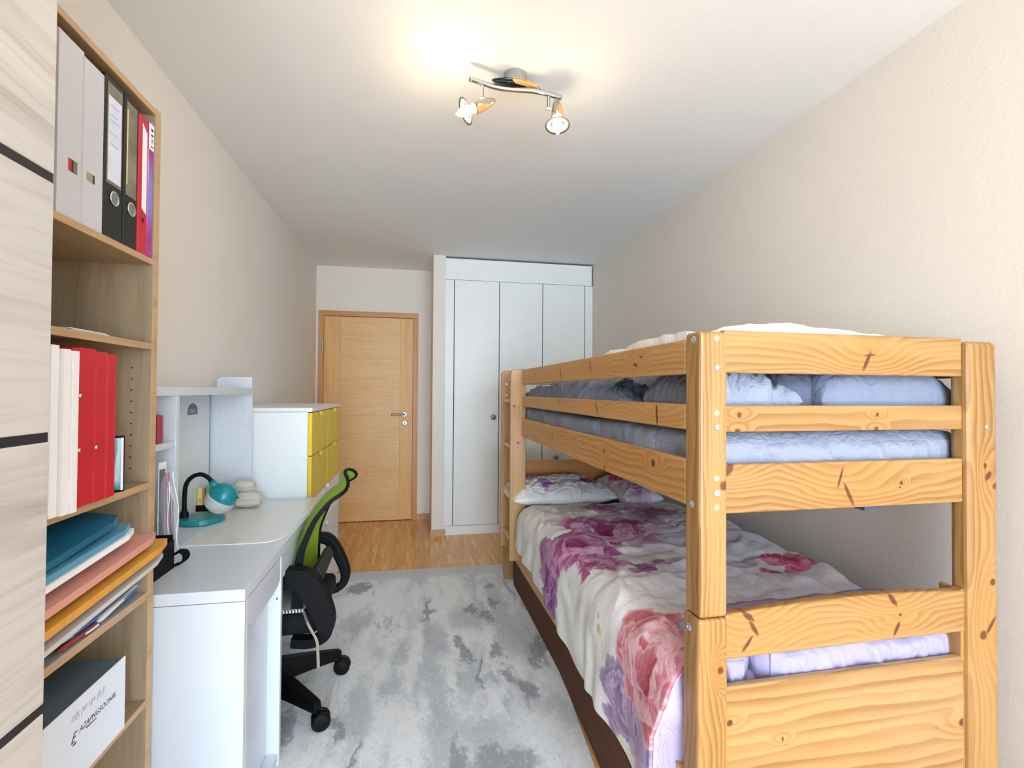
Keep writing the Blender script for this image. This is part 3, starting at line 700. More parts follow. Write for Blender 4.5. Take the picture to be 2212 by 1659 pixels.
# eraser markers in a black tray
t0 = thing('pen_tray', 'black desk tray holding the coloured highlighters behind the lamp', 'tray', (-.905, 2.42, .75))
obj('tray', MB().box(-.950, -.845, 2.40, 2.46, .7518, .755).box(-.950, -.845, 2.395, 2.40, .7518, .778).box(-.950, -.845, 2.46, 2.465, .7518, .778).box(-.950, -.945, 2.40, 2.46, .755, .778).box(-.85, -.845, 2.40, 2.46, .755, .778), m_black, t0, bevel=.001)
for x0, x1, y, c, lab, zt in ((-.944, -.924, 2.403, (238, 224, 130), 'yellow highlighter with black print, leftmost in the black tray', .845), (-.9235, -.916, 2.408, (236, 110, 120), 'slim pink highlighter between the yellow and green ones', .843), (-.914, -.897, 2.412, (80, 190, 120), 'green highlighter in the middle of the black tray', .855), (-.894, -.872, 2.418, (222, 208, 90), 'yellow highlighter next to the teal lamp shade', .866)):
    h = thing('highlighter', lab, 'highlighter', ((x0+x1)/2, y+.01, .755), 0, 'highlighters in the tray')
    mm = plain('highlighter_%d' % int(-x0*1000), c, .35)
    bo = obj('body', MB().box(x0, x1, y, y+.022, .7555, zt), mm, h, bevel=.002)
    obj('cap', MB().box(x0+.001, x1-.001, y+.002, y+.020, zt, zt+.006), mm, h)
    if x0 < -.94:
        textpart('print', '|||||', m_ink, bo, .010, Matrix.Translation((-.9305, 2.4028, .79)) @ Matrix(((0, -1, 0, 0), (0, 0, 1, 0), (1, 0, 0, 0), (0, 0, 0, 1))))
# knitted pouch pile
def blobby(cx, cy, cz, rx, ry, rz, seed, rib=0., n=40, m=24, p=2.4):
    P = np.zeros((n, m, 3))
    u = np.linspace(0, 2*np.pi, n)[:, None]; v = np.linspace(-np.pi/2, np.pi/2, m)[None, :]
    sg = lambda a, e: np.sign(a)*np.abs(a)**e
    X = sg(np.cos(u), .8)*sg(np.cos(v), 2/p); Yq = sg(np.sin(u), .8)*sg(np.cos(v), 2/p); Zq = sg(np.sin(v), 2/p)*np.ones_like(u)
    d = 1+.04*np.sin(5*u+3*v+seed)+.03*np.sin(9*u-4*v+seed*2)+rib*np.sin(v*9+np.sin(u*2+seed)*1.2)
    P[..., 0] = cx+X*rx*d; P[..., 1] = cy+Yq*ry*d; P[..., 2] = cz+Zq*rz*(1+.0*d)
    return MB().grid(P)
m_knit = plain('beige_knit', (200, 194, 184), .95, bump=.5, bscale=260, bdist=.002)
t = thing('knitted_pouch', 'beige knitted pouch slumped beside the teal desk lamp', 'pouch', (-.755, 2.46, .7516))
obj('roll', blobby(-.748, 2.445, .789, .062, .045, .037, 1, .07), m_knit, t, smooth=True)
obj('fold', blobby(-.775, 2.475, .845, .048, .035, .030, 4, .05), m_knit, t, smooth=True, label='upper folded part')

# black holder and plastic bag at the near end of the desk
t = thing('pencil_holder', 'black open holder box at the near end of the desk beside the bookshelf', 'holder', (-.745, 1.60, .75))
b = MB().box(-.83, -.712, 1.545, 1.660, .7504, .756)
b.box(-.716, -.712, 1.545, 1.660, .756, .835).box(-.83, -.716, 1.656, 1.660, .756, .850).box(-.83, -.826, 1.545, 1.656, .756, .850).box(-.826, -.716, 1.545, 1.549, .756, .84)
obj('box', b, m_blackm, t, bevel=.001)
obj('strap_loop', MB().strip(cubic([(-.710, 1.655, .790), (-.700, 1.668, .797), (-.690, 1.676, .790), (-.687, 1.678, .775), (-.694, 1.670, .762), (-.710, 1.652, .760)], 6), (.006, .007, .004), .008), plain('navy_strap', (5, 5, 12), .7, 0., .15), t)
m_bag = clear('clear_bag', (232, 238, 248), .08, .16)
t = thing('plastic_bag', 'clear plastic bag of papers and pens standing against the hutch divider', 'bag', (-.77, 1.70, .756))
n, m = 14, 20; P = np.zeros((n, m, 3))
for i in range(n):
    for j in range(m):
        a = i/(n-1); c = j/(m-1)
        P[i, j] = (-.756+.024*math.sin(math.pi*a)+.006*math.sin(9*c+4*a), 1.664+.105*a*(1-.30*c)+.010*math.sin(6*c), .752+.300*c-.05*(a*2-1)**2*c)
obj('film', MB().grid(P), m_bag, t, smooth=True)
Q = P.copy(); Q[..., 0] = -.796-.006*np.abs(np.sin(np.arange(n)[:, None]))
obj('film', MB().grid(Q), m_bag, t, smooth=True)
for jj in ((3, 12, .0016), (8, 13, .0022), (11, 12, .0014), (13, 11, .0020)):  # white tubes paint the glints along the film
    obj('film_glint', MB().tube([Vector(P[jj[0], q])+Vector((.001, 0, 0)) for q in range(2, 2+jj[1]+4)], jj[2], 5), plain('painted_glint_white', (244, 246, 250), .2), t, smooth=True)
for k, (y0, y1, zt, mm) in enumerate(((1.662, 1.706, 1.066, m_paper), (1.662, 1.690, 1.045, plain('grey_print', (110, 108, 118), .5)), (1.700, 1.728, .985, m_label))):
    obj('leaflet', MB().box(-.760+.004*k, -.7575+.004*k, y0, y1, .755, zt), mm, t)
for k, (y, zt, mm) in enumerate(((1.728, .962, plain('pen_dark', (66, 60, 70), .3)), (1.742, .950, plain('pen_grey', (120, 126, 150), .3)), (1.716, 1.030, plain('pen_maroon', (150, 70, 84), .3)))):
    obj('pen', MB().tube([(-.750, y-.006, .757), (-.754, y-.012, zt)], .0058, 8), mm, t)

# ------------------------------------------------------------------ chest of drawers
CX = -.515
ch = thing('chest_of_drawers', 'white chest of drawers with four yellow upper drawers between desk and door', 'chest of drawers', (-.73, 3.1, 0))
obj('carcass', MB().box(XL+.004, CX-.021, 2.643, 3.562, FZ, 1.177), m_white, ch, bevel=.001)
obj('top_board', MB().box(XL+.004, CX, 2.643, 3.562, 1.1785, 1.198), m_white, ch, bevel=.001)
zr = [.054, .279, .504, .729, .954, 1.176]
def drawer(y0, y1, z0, z1, mat):
    yc = (y0+y1)/2; nw, nh = .052, .024
    poly = [(y0, z0), (y1, z0), (y1, z1), (yc+nw, z1), (yc+nw, z1-nh), (yc-nw, z1-nh), (yc-nw, z1), (y0, z1)]
    d = obj('drawer', MB().prism(poly, 'x', CX-.019, CX-.001), mat, ch, bevel=.0008)
    obj('grip_notch', MB().box(CX-.0205, CX-.0195, yc-nw, yc+nw, z1-nh, z1+.001), m_gap, d)
ym = 3.102
for r in (3, 4):
    drawer(2.645, ym-.005, zr[r]+.002, zr[r+1]-.003, m_yellow); drawer(ym+.005, 3.560, zr[r]+.002, zr[r+1]-.003, m_yellow)
for r in (0, 1, 2): drawer(2.645, 3.560, zr[r]+.002, zr[r+1]-.003, m_white)

# ------------------------------------------------------------------ office chair
hc = Vector((-.60, 2.178, 0))
oc = thing('office_chair', 'green mesh office chair with black arms pushed under the desk', 'chair', (hc.x, hc.y, FZ))
obj('hub', MB().lathe([(.001, .075), (.045, .075), (.05, .09), (.048, .16), (.034, .185), (.03, .20)], hc, (0, 0, 1), 20), m_black, oc, smooth=False, bevel=.002)
obj('gas_column', MB().tube([hc+Vector((0, 0, .19)), hc+Vector((0, 0, .36))], .024, 16), m_black, oc)
for k in range(5):
    a = math.radians(-39.8+72*k); d = Vector((math.cos(a), math.sin(a), 0)); s = Vector((-d.y, d.x, 0))
    vs = []
    for r, w, z0, z1 in ((.035, .036, .088, .178), (.18, .028, .086, .150), (.295, .021, .080, .124), (.325, .018, .078, .116)):
        for sw, z in ((-1, z0), (1, z0), (.8, z1), (-.8, z1)): vs.append(hc+d*r+s*w*sw+Vector((0, 0, z)))
    fs = [(0, 3, 2, 1), (12, 13, 14, 15)]+[(4*i+q, 4*i+(q+1) % 4, 4*i+4+(q+1) % 4, 4*i+4+q) for i in range(3) for q in range(4)]
    lg = obj('base_leg', MB().add(vs, fs), m_black, oc, bevel=.005)
    c = hc+d*.318; a2 = -1.35-.25*k; wd2 = Vector((math.cos(a2), math.sin(a2), 0)); off = Vector((-wd2.y, wd2.x, 0))*.014
    cc = c+off+Vector((0, 0, FZ+.0355))
    b = MB().lathe([(.006, -.008), (.030, -.008), (.035, -.005), (.035, .005), (.029, .012), (.006, .015)], cc+wd2*.015, wd2, 24, True)
    b.lathe([(.006, -.008), (.030, -.008), (.035, -.005), (.035, .005), (.029, .012), (.006, .015)], cc-wd2*.015, -wd2, 24, True)
    obj('caster_wheels', b, m_black, lg)
    hb = MB(); pts = [cc+Vector((0, 0, .032))+(-off.normalized())*(.034*math.cos(q))*1.0+Vector((0, 0, .006*math.sin(q))) for q in np.linspace(.3, 2.84, 7)]
    hb.tube([c+Vector((0, 0, .06)), c+Vector((0, 0, .082))], .009, 10); hb.tube([c+Vector((0, 0, .052)), c+Vector((0, 0, .066))], .020, 12)
    obj('caster_stem', hb, m_black, lg)
def loftbox(x0, x1, y0, y1, z0, z1, r, n=6): return MB().box(x0, x1, y0, y1, z0, z1)
obj('seat_mechanism', MB().box(-.72, -.50, 2.08, 2.28, .345, .375), m_black, oc, bevel=.008)
obj('seat', MB().box(-.88, -.352, 1.955, 2.405, .372, .452), plain('black_seat_fabric', (5, 5, 8), .9, bump=.3, bscale=500), oc, bevel=.028, seg=4)
# backrest: two side bars meeting in a rounded top, with green mesh between them
prof = [(-.430, .47, .200), (-.428, .60, .198), (-.422, .667, .197), (-.401, .729, .196), (-.374, .790, .194), (-.340, .837, .192), (-.313, .866, .188), (-.291, .880, .182), (-.268, .897, .162), (-.261, .915, .135), (-.270, .935, .095), (-.284, .948, .05), (-.288, .951, .0)]
YC = 2.176
left = cubic([(x, YC-w, z) for x, z, w in prof], 5); right = cubic([(x, YC+w, z) for x, z, w in prof], 5)
path = left+right[::-1][1:]
N = len(path); rr = []
for i, p in enumerate(path):
    h = (p.z-.47)/.46; q = .021-.015*min(1, max(0, h))**.8; rr.append(q if p.y < YC else min(q, .007))
vs = []; fs = []
fb = MB()
for i, p in enumerate(path):      # flat bar: deep in x, thin in y
    tg = (path[min(i+1, N-1)]-path[max(i-1, 0)]).normalized(); q = rr[i]
    side = Vector((0, 1, 0)) if abs(tg.y) < .8 else Vector((0, .6, .8))
    side = (side-tg*side.dot(tg)).normalized(); dp = tg.cross(side)
    for a, c in ((-1, -.5), (1, -.5), (1, .5), (-1, .5)): fb.v.append(tuple(p+dp*q*a+side*.010*c))
for i in range(N-1):
    for k in range(4): fb.f.append((4*i+k, 4*i+(k+1) % 4, 4*i+4+(k+1) % 4, 4*i+4+k))
fb.f += [(0, 1, 2, 3), (4*N-4, 4*N-3, 4*N-2, 4*N-1)]
obj('back_frame', fb, m_blackm, oc, bevel=.002)
def mesh_mat():
    M = Mat('lime_mesh'); o = M.obj()
    a = M.noise(o, 600, 2).outputs['Fac']
    col = M.mix(M.mr(a, .35, .65), lin((158, 190, 40)), lin((128, 162, 26)))
    M.bump(a, .4, .002)
    M.b.inputs['Transmission Weight'].default_value = 0
    return M.fin(col, .7)
m_lime = mesh_mat()
n = len(left); P = np.zeros((n, 25, 3))
for i in range(n):
    h = i/(n-1)
    for j in range(25):
        s = -1+2*j/24; w = YC-left[i].y
        bul = (.034+.014*h)*(1-s*s)*min(1, (w/.15))
        P[i, j] = (left[i].x-bul-.002, YC+s*max(w-.004, .0), left[i].z)
Q = P.copy(); Q[..., 0] -= .004
obj('mesh_back', MB().grid(P).grid(Q), m_lime, oc, smooth=True, recalc=False)
# lower back bracket and carrier
b = MB(); b.prism([(-.447, .470), (-.398, .445), (-.352, .565), (-.372, .600), (-.392, .588)], 'y', 2.05, 2.32)
obj('back_bracket', b, plain('charcoal_bracket', (34, 34, 33), .6), oc, bevel=.008)
obj('care_tag', MB().box(-.392, -.390, 2.06, 2.085, .425, .462), m_paper, oc)
obj('wood_strip', MB().prism([(-.43, .43), (-.418, .425), (-.388, .50), (-.398, .505)], 'y', 2.02, 2.045), m_frame, oc)
def arm(y, side, fat):
    pr = [(-.62, .60), (-.52, .606), (-.43, .603), (-.392, .590), (-.362, .548), (-.334, .490), (-.318, .440), (-.322, .398), (-.345, .372), (-.385, .362), (-.44, .366)]
    pts = cubic([(x, y+(.0 if k < 8 else -.006*(k-7)*side), z) for k, (x, z) in enumerate(pr)], 5)
    hw = []
    b = MB(); n = len(pts)
    for i, p in enumerate(pts):
        tg = (pts[min(i+1, n-1)]-pts[max(i-1, 0)]).normalized(); nn = Vector((-tg.z, 0, tg.x)); f = i/(n-1)
        th = .016+fat*math.sin(math.pi*min(1, f*1.15+.08)); w = .030-.006*f
        for a, c in ((-1, -1), (1, -1), (1, 1), (-1, 1)): b.v.append(tuple(p+Vector((0, 1, 0))*w*a+nn*th*c))
    for i in range(n-1):
        for k in range(4): b.f.append((4*i+k, 4*i+(k+1) % 4, 4*i+4+(k+1) % 4, 4*i+4+k))
    b.f += [(0, 1, 2, 3), (4*n-4, 4*n-3, 4*n-2, 4*n-1)]
    obj('armrest', b, m_blackm, oc, bevel=.010, seg=3)
arm(1.925, -1, .024); arm(2.430, 1, .008)
# seat cushion
t = thing('seat_cushion', 'worn grey seat cushion with a striped edge on the office chair', 'cushion', (-.64, 2.18, .4525))
def soft(x0, x1, y0, y1, z0, z1, seed, n=44, m=44, e=4., wr=.0, f=5., tilt=0.):
    """a stuffed cushion: top and bottom grids closed at the rim"""
    u = np.linspace(-1, 1, n)[:, None]*np.ones((1, m)); v = np.linspace(-1, 1, m)[None, :]*np.ones((n, 1))
    th = np.clip((1-np.abs(u)**e), 0, 1)**.5*np.clip((1-np.abs(v)**e), 0, 1)**.5
    X = (x0+x1)/2+(x1-x0)/2*u; Yq = (y0+y1)/2+(y1-y0)/2*v; zc = z0+(z1-z0)*.42
    w = fbm(X, Yq, seed, f)*wr
    T = np.stack([X+w*.4, Yq-w*.4, zc+(z1-zc)*th+w*np.minimum(1, th*1.5)], -1)
    B = np.stack([X+w*.4, Yq-w*.4, zc-(zc-z0)*th], -1)
    return MB().grid(T).grid(B[::-1])
obj('pad', soft(-.87, -.405, 1.962, 2.395, .453, .482, 3, 24, 24, 6., .002), plain('worn_grey_fabric', (164, 156, 144), .9, var=.25, vscale=9), t, smooth=True)
M = Mat('striped_piping'); st = M.math('FRACT', M.math('MULTIPLY', M.vec('DOT_PRODUCT', M.obj(), (1, 1, 0)), 90.))
m_pipe = M.fin(M.mix(M.mr(st, .45, .55), lin((225, 220, 210)), lin((70, 66, 60))), .8)
ppts = [(-.865, 1.966, .464), (-.41, 1.966, .464), (-.409, 2.39, .464), (-.865, 2.39, .464), (-.865, 1.966, .464)]
obj('piping', MB().tube(ppts, .007, 8), m_pipe, t)
m_rib = plain('beige_ribbon', (150, 138, 124), .7)
obj('tie_ribbon', MB().strip(cubic([(-.405, 1.962, .462), (-.375, 1.900, .44), (-.345, 1.893, .385), (-.340, 1.893, .34), (-.338, 1.895, .285)], 5), (.005, 0, 0), .0015), m_rib, t)
obj('tie_ribbon', MB().strip(cubic([(-.405, 2.39, .462), (-.37, 2.40, .45), (-.34, 2.415, .40), (-.352, 2.42, .345)], 5), (.006, .002, 0), .0015), m_rib, t)

# ------------------------------------------------------------------ ceiling lamp
LX, LY = .367, 1.823
m_lampwood = board('lamp_wood', 'x', (226, 160, 92), (206, 136, 70), .3)
m_satin = plain('satin_nickel', (190, 180, 168), .28, 1., var=.04)
cl = thing('ceiling_lamp', 'chrome ceiling lamp with a curved bar, wood inlays and two lit spots', 'lamp', (LX, LY, ZC))
obj('canopy', MB().lathe([(.001, 0), (.043, 0), (.043, .036), (.041, .038), (.001, .038)], (LX-.005, LY+.008, ZC), (0, 0, -1), 32), plain('grey_canopy', (150, 148, 142), .25, .4), cl, bevel=.001)
n, m = 36, 7; P = np.zeros((2, n, m, 3))
rot = math.radians(8)
def disc(th, z0, sx, sy):
    a = np.linspace(0, 2*np.pi, 40)[:-1]; b = MB(); rings = [(.15, z0), (.7, z0+.001), (1., z0+th*.5), (.7, z0+th), (.15, z0+th)]
    vs = []
    for s, z in rings:
        for q in a:
            x = sx*s*abs(math.cos(q))**1.0*np.sign(math.cos(q)); y = sy*s*math.sin(q)*abs(math.sin(q))**.35
            vs.append((LX+x*math.cos(rot)-y*math.sin(rot), LY+x*math.sin(rot)+y*math.cos(rot), z))
    k = len(a); fs = [(i*k+j, i*k+(j+1) % k, (i+1)*k+(j+1) % k, (i+1)*k+j) for i in range(4) for j in range(k)]
    fs += [tuple(range(k)), tuple(range(5*k-1, 4*k-1, -1))]
    return b.add(vs, fs)
plate = obj('base_plate', disc(.012, 2.450, .100, .040), plain('black_glass_plate', (30, 32, 30), .12), cl, smooth=True)
b = MB(); vs = []
for s in (1, -1):
    pass
poly = [(-.030, -.036), (.0, -.039), (.035, -.036), (.070, -.026), (.090, -.010), (.094, .004), (.060, -.008), (.02, -.018), (-.012, -.02)]
poly = [(LX+x*math.cos(rot)-y*math.sin(rot), LY+x*math.sin(rot)+y*math.cos(rot)) for x, y in poly]
obj('wood_inlay', MB().prism(poly, 'z', 2.4475, 2.4600), m_lampwood, plate, bevel=.001)
bar = cubic([(.182, 1.785, 2.435), (.233, 1.803, 2.435), (.282, 1.816, 2.434), (.336, 1.818, 2.434), (.423, 1.811, 2.434), (.480, 1.818, 2.435), (.544, 1.832, 2.435)], 7)
obj('bar', MB().tube(bar, .0095, 14), m_chrome, cl, smooth=True)
for x in (.335, .405): obj('screw_post', MB().tube([(x, 1.815, 2.436), (x, 1.818, 2.452)], .005, 8), m_chrome, cl)
m_bulb = emit('lit_bulb', (1., .76, .44), BULB)
m_glass = plain('frosted_disc', (132, 126, 116), .3, var=.02)
def spot(stem, nose, mouth):
    s0, s1 = Vector(stem[0]), Vector(stem[1]); nose, mouth = Vector(nose), Vector(mouth); d = (mouth-nose).normalized(); L = (mouth-nose).length
    obj('stem', MB().tube([s0, s1], .006, 10).tube([s1-Vector((.008, 0, 0)), s1+Vector((.008, 0, 0))], .007, 10), m_chrome, cl)
    hd = obj('spot_head', MB().lathe([(.0005, 0), (.008, .006), (.016, L*.3), (.021, L*.65), (.0225, L), (.019, L), (.012, L*.8)], nose, d, 24), m_satin, cl, smooth=True)
    u = d.orthogonal().normalized(); w = d.cross(u)
    # wood inlay: a curved patch lying on the underside of the head
    vs = []
    dn = Vector((0, -.5, -1)); dn = (dn-d*dn.dot(d)).normalized() if abs(d.z) < .8 else Vector((.6, -.8, 0)); sd = d.cross(dn)
    Pp = np.zeros((7, 9, 3))
    for i in range(7):
        h = L*(.30+.66*i/6); r = np.interp(h/L, [0, .1, .3, .65, 1.], [.0005, .008, .016, .021, .0225])+.0009
        for j in range(9):
            a = (j/8-.5)*1.5*(.4+.6*min(1, i/3)); Pp[i, j] = nose+d*h+(dn*math.cos(a)+sd*math.sin(a))*r
    obj('wood_inlay', MB().grid(Pp), m_lampwood, hd, smooth=True)
    obj('bulb', MB().lathe([(.011, L-.004), (.013, L+.012), (.017, L+.024), (.0185, L+.034), (.0165, L+.046), (.010, L+.060), (.003, L+.072), (.0001, L+.075)], nose, d, 20), m_bulb, hd, smooth=True)
    obj('glass_disc', MB().lathe([(.027, L+.027), (.036, L+.029), (.047, L+.034), (.0475, L+.036), (.036, L+.032), (.027, L+.030)], nose, d, 36), m_glass, hd, smooth=True)
spot([(.231, 1.803, 2.43), (.231, 1.795, 2.372)], (.278, 1.778, 2.362), (.197, 1.770, 2.318))
spot([(.492, 1.822, 2.43), (.490, 1.818, 2.378)], (.524, 1.822, 2.424), (.522, 1.806, 2.340))

# ------------------------------------------------------------------ bunk bed (local frame: x across, y along, z up)
BED = (.645, 1.036, 0.); BRZ = .012
bed = thing('bunk_bed', 'honey pine bunk bed with guard rails and a ladder along the right wall', 'bunk bed', BED, BRZ)
cnt = [0]
def plank(name, mb, axis, face, knots=(), bev=.004, c1=(178, 137, 82), c2=(140, 96, 48), dens=1.):
    cnt[0] += 1
    return obj(name, mb, pine('pine_%02d' % cnt[0], axis, face, knots, cnt[0]*.37, c1, c2, dens), bed, True, bevel=bev, seg=3)
BW, BL = .888, 2.33
HX = BW-.101
# posts
plank('post', MB().box(0, .073, 0, .062, .766, 1.432), 'z', 'xz', [(.063, 1.071, .012, .014, 0)], .008, dens=1.2)
plank('post', MB().box(-.005, .072, -.003, .062, .001, .7645), 'z', 'xz', [(.052, .646, .008, .010, 0)], .008, dens=1.2)
plank('post', MB().box(HX, BW, 0, .050, .001, 1.430), 'z', 'xz', [(.842, 1.099, .006, .009, 0), (.852, 1.072, .017, .009, .9), (.876, 1.044, .011, .009, .6), (.864, .79, .010, .011, 0), (.832, .653, .013, .014, 0), (.858, .677, .030, .006, .95)], .014, dens=.8)
plank('post', MB().box(HX-.012, HX-.0005, .012, .070, .001, .772), 'z', 'xz', (), .004)
plank('post', MB().box(-.018, .048, 2.268, 2.330, FZ+.0005, .80), 'z', 'yz', (), .009)
plank('post', MB().box(.0, .066, 2.268, 2.330, .801, 1.425), 'z', 'xz', (), .009)
plank('post', MB().box(BW-.072, BW, 2.268, 2.330, .001, 1.425), 'z', 'xz', (), .009)
# front rails
y0, y1 = .014, .036
fx0, fx1 = .074, HX-.0008
plank('rail', MB().box(fx0, fx1, y0, y1, 1.336, 1.438), 'x', 'xz', [(.482, 1.372, .030, .006, 1.1), (.49, 1.387, .02, .003, .1)])
plank('rail', MB().box(fx0, fx1, y0, y1, 1.195, 1.2585), 'x', 'xz', [(.114, 1.236, .007, .008, 0), (.512, 1.236, .006, .006, 0), (.509, 1.199, .008, .006, 0), (.110, 1.199, .009, .005, 0)], dens=.55)
plank('rail', MB().box(fx0, fx1, y0, y1, 1.0015, 1.118), 'x', 'xz', [(.085, 1.106, .022, .011, .9), (.40, 1.078, .030, .004, 1.25), (.425, 1.035, .036, .006, -1.1), (.586, 1.059, .006, .006, .7), (.582, 1.048, .003, .003, 0)], dens=.9)
top = [(fx0, .660), (.45, .6625), (fx1, .661)]+[(fx1-(fx1-fx0)*k/16, .767+.016*math.sin(math.pi*(.05+.9*k/16))-.004*k/16) for k in range(17)]
plank('rail', MB().prism(top, 'y', y0-.004, y1), 'x', 'xz', [(.135, .757, .022, .008, -.6), (.15, .728, .026, .006, -1.0), (.132, .692, .026, .005, .9), (.552, .764, .024, .008, -.9), (.576, .724, .005, .004, 0), (.565, .69, .022, .006, 1.1)], .006)
plank('footboard', MB().box(fx0-.002, fx1, y0-.002, y1, .060, .5945), 'x', 'xz', [(.087, .512, .009, .009, 0), (.23, .455, .003, .007, 0), (.778, .425, .016, .012, .3)], .008, (184, 148, 96), (150, 106, 58), .5)
# left side guard rails and side board
sy0, sy1 = .0625, 1.853
plank('rail', MB().box(.001, .023, sy0, sy1, 1.334, 1.4185), 'y', 'yz', [(.334, 1.37, .014, .006, .4), (.708, 1.380, .030, .005, 1.4), (1.083, 1.372, .036, .006, 1.3), (1.543, 1.38, .03, .006, 1.5), (.30, 1.392, .01, .004, .2)], c1=(206, 156, 94), c2=(176, 120, 62))
plank('rail', MB().box(.001, .023, sy0, sy1, 1.1985, 1.260), 'y', 'yz', [(.646, 1.233, .030, .005, 1.25), (.204, 1.228, .034, .007, 1.5), (1.10, 1.245, .020, .005, 1.0), (1.48, 1.235, .02, .005, 1.2)], c1=(206, 156, 94), c2=(176, 120, 62))
plank('rail', MB().box(.001, .023, sy0, sy1, 1.0165, 1.128), 'y', 'yz', [(1.21, 1.072, .006, .030, 0), (.889, 1.096, .008, .007, 0), (.575, 1.083, .007, .009, 0), (.571, 1.028, .009, .009, 0), (.224, 1.094, .012, .012, .5), (1.38, 1.08, .006, .006, 0), (1.0, 1.04, .006, .004, 0)], c1=(206, 156, 94), c2=(176, 120, 62), dens=.8)
plank('rail', MB().box(.001, .023, 1.895, 2.267, 1.0165, 1.128), 'y', 'yz', ())
plank('side_board', MB().box(.000, .022, sy0, 2.267, .220, .372), 'y', 'yz', [(1.35, .29, .008, .006, 0), (1.62, .3, .01, .006, 0), (1.15, .26, .008, .006, 0)], c1=(214, 160, 100), c2=(190, 132, 76))
m_bed_shade = board('bed_shade_brown', 'y', (92, 46, 12), (58, 26, 6), .8)  # dark boxes below the side board, added in place of shaded floor
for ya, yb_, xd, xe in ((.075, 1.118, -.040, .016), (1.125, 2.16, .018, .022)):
    shade_fr = obj('drawer_or_shade_front', MB().prism([(xd, ya), (xd+.018, ya), (xe+.018, yb_), (xe, yb_)], 'z', .016, .2185), m_bed_shade, bed, True, bevel=.003, label='dark brown board added for the shade under the bed')
    obj('shade_box', MB().box(max(xd, xe)+.0195, .60, ya+.02, yb_-.02, .02, .16), m_bed_shade, shade_fr, True)
# wall side and head end
for z0, z1 in ((1.0165, 1.128), (1.1985, 1.26), (1.334, 1.4185), (.22, .372)):
    plank('rail', MB().box(BW-.024, BW-.002, .052, 2.267, z0, z1), 'y', 'yz')
for z0, z1 in ((1.0015, 1.118), (1.197, 1.26), (1.336, 1.42)):
    plank('rail', MB().box(.067, BW-.073, 2.29, 2.312, z0, z1), 'x', 'xz')
plank('headboard', MB().box(.049, BW-.073, 2.285, 2.31, .40, .812), 'x', 'xz', (), c1=(206, 140, 74), c2=(176, 112, 52))
# ladder
for ya in (1.854, 2.150):
    kn = [(-.045, 1.20, .007, .009, 0), (-.02, .98, .008, .008, 0)] if ya < 2 else []
    pl_ = [(-.067, .277), (.027, .277), (.027, 1.424), (-.045, 1.424), (-.058, 1.418), (-.067, 1.402)]
    plank('ladder_stile', MB().prism(pl_, 'y', ya, ya+.036), 'z', 'xz', kn, .005, (200, 156, 106), (172, 124, 74))
for z in (1.24, .962, .678, .396):
    plank('rung', MB().box(-.058, -.030, 1.8905, 2.1495, z-.020, z), 'y', 'xy', (), .003, (240, 200, 156), (224, 178, 130))
obj('dowel_pin', MB().lathe([(.006, 0), (.005, .003), (.0001, .003)], (-.035, 2.1497, 1.335), (0, -1, 0), 10), m_paper, bed, True)
obj('dowel_pin', MB().lathe([(.006, 0), (.005, .003), (.0001, .003)], (-.035, 2.1497, 1.262), (0, -1, 0), 10), m_paper, bed, True)
# bed slats
for k in range(11):
    obj('slat', MB().box(.03, BW-.03, .12+k*.2, .20+k*.2, 1.045, 1.058), m_frame, bed, True)
    obj('slat', MB().box(.03, BW-.03, .12+k*.2, .20+k*.2, .30, .313), m_frame, bed, True)
# bolts and plugs
def bolt(c, d, r=.0078):
    o = obj('bolt', MB().lathe([(r, 0), (r*1.05, .001), (r*.85, .0025), (r*.45, .0032), (r*.4, .0012), (.0001, .0012)], c, d, 16), m_zinc, bed, True, smooth=False)
for z in (1.347, 1.208, 1.055): bolt((.045, -.0002, z), (0, -1, 0), .0085 if z < 1.1 else .0072)
bolt((.847, -.0002, 1.202), (0, -1, 0), .006)
for y, z in ((.024, 1.414), (.031, 1.025)): bolt((-.0002, y, z), (-1, 0, 0), .0085)
bolt((-.0052, .034, .735), (-1, 0, 0), .009)
m_plug = plain('pale_wood_plug', (248, 220, 140), .5)
for z in (1.416, 1.241, 1.089, 1.022): obj('wood_plug', MB().lathe([(.0068, 0), (.0066, .0006), (.0001, .0007)], (.044, -.0001, z), (0, -1, 0), 16), m_plug, bed, True)
obj('bracket', MB().box(.50, .55, .04, .07, .985, 1.001), plain('slate_bracket', (70, 80, 100), .5), bed, True)

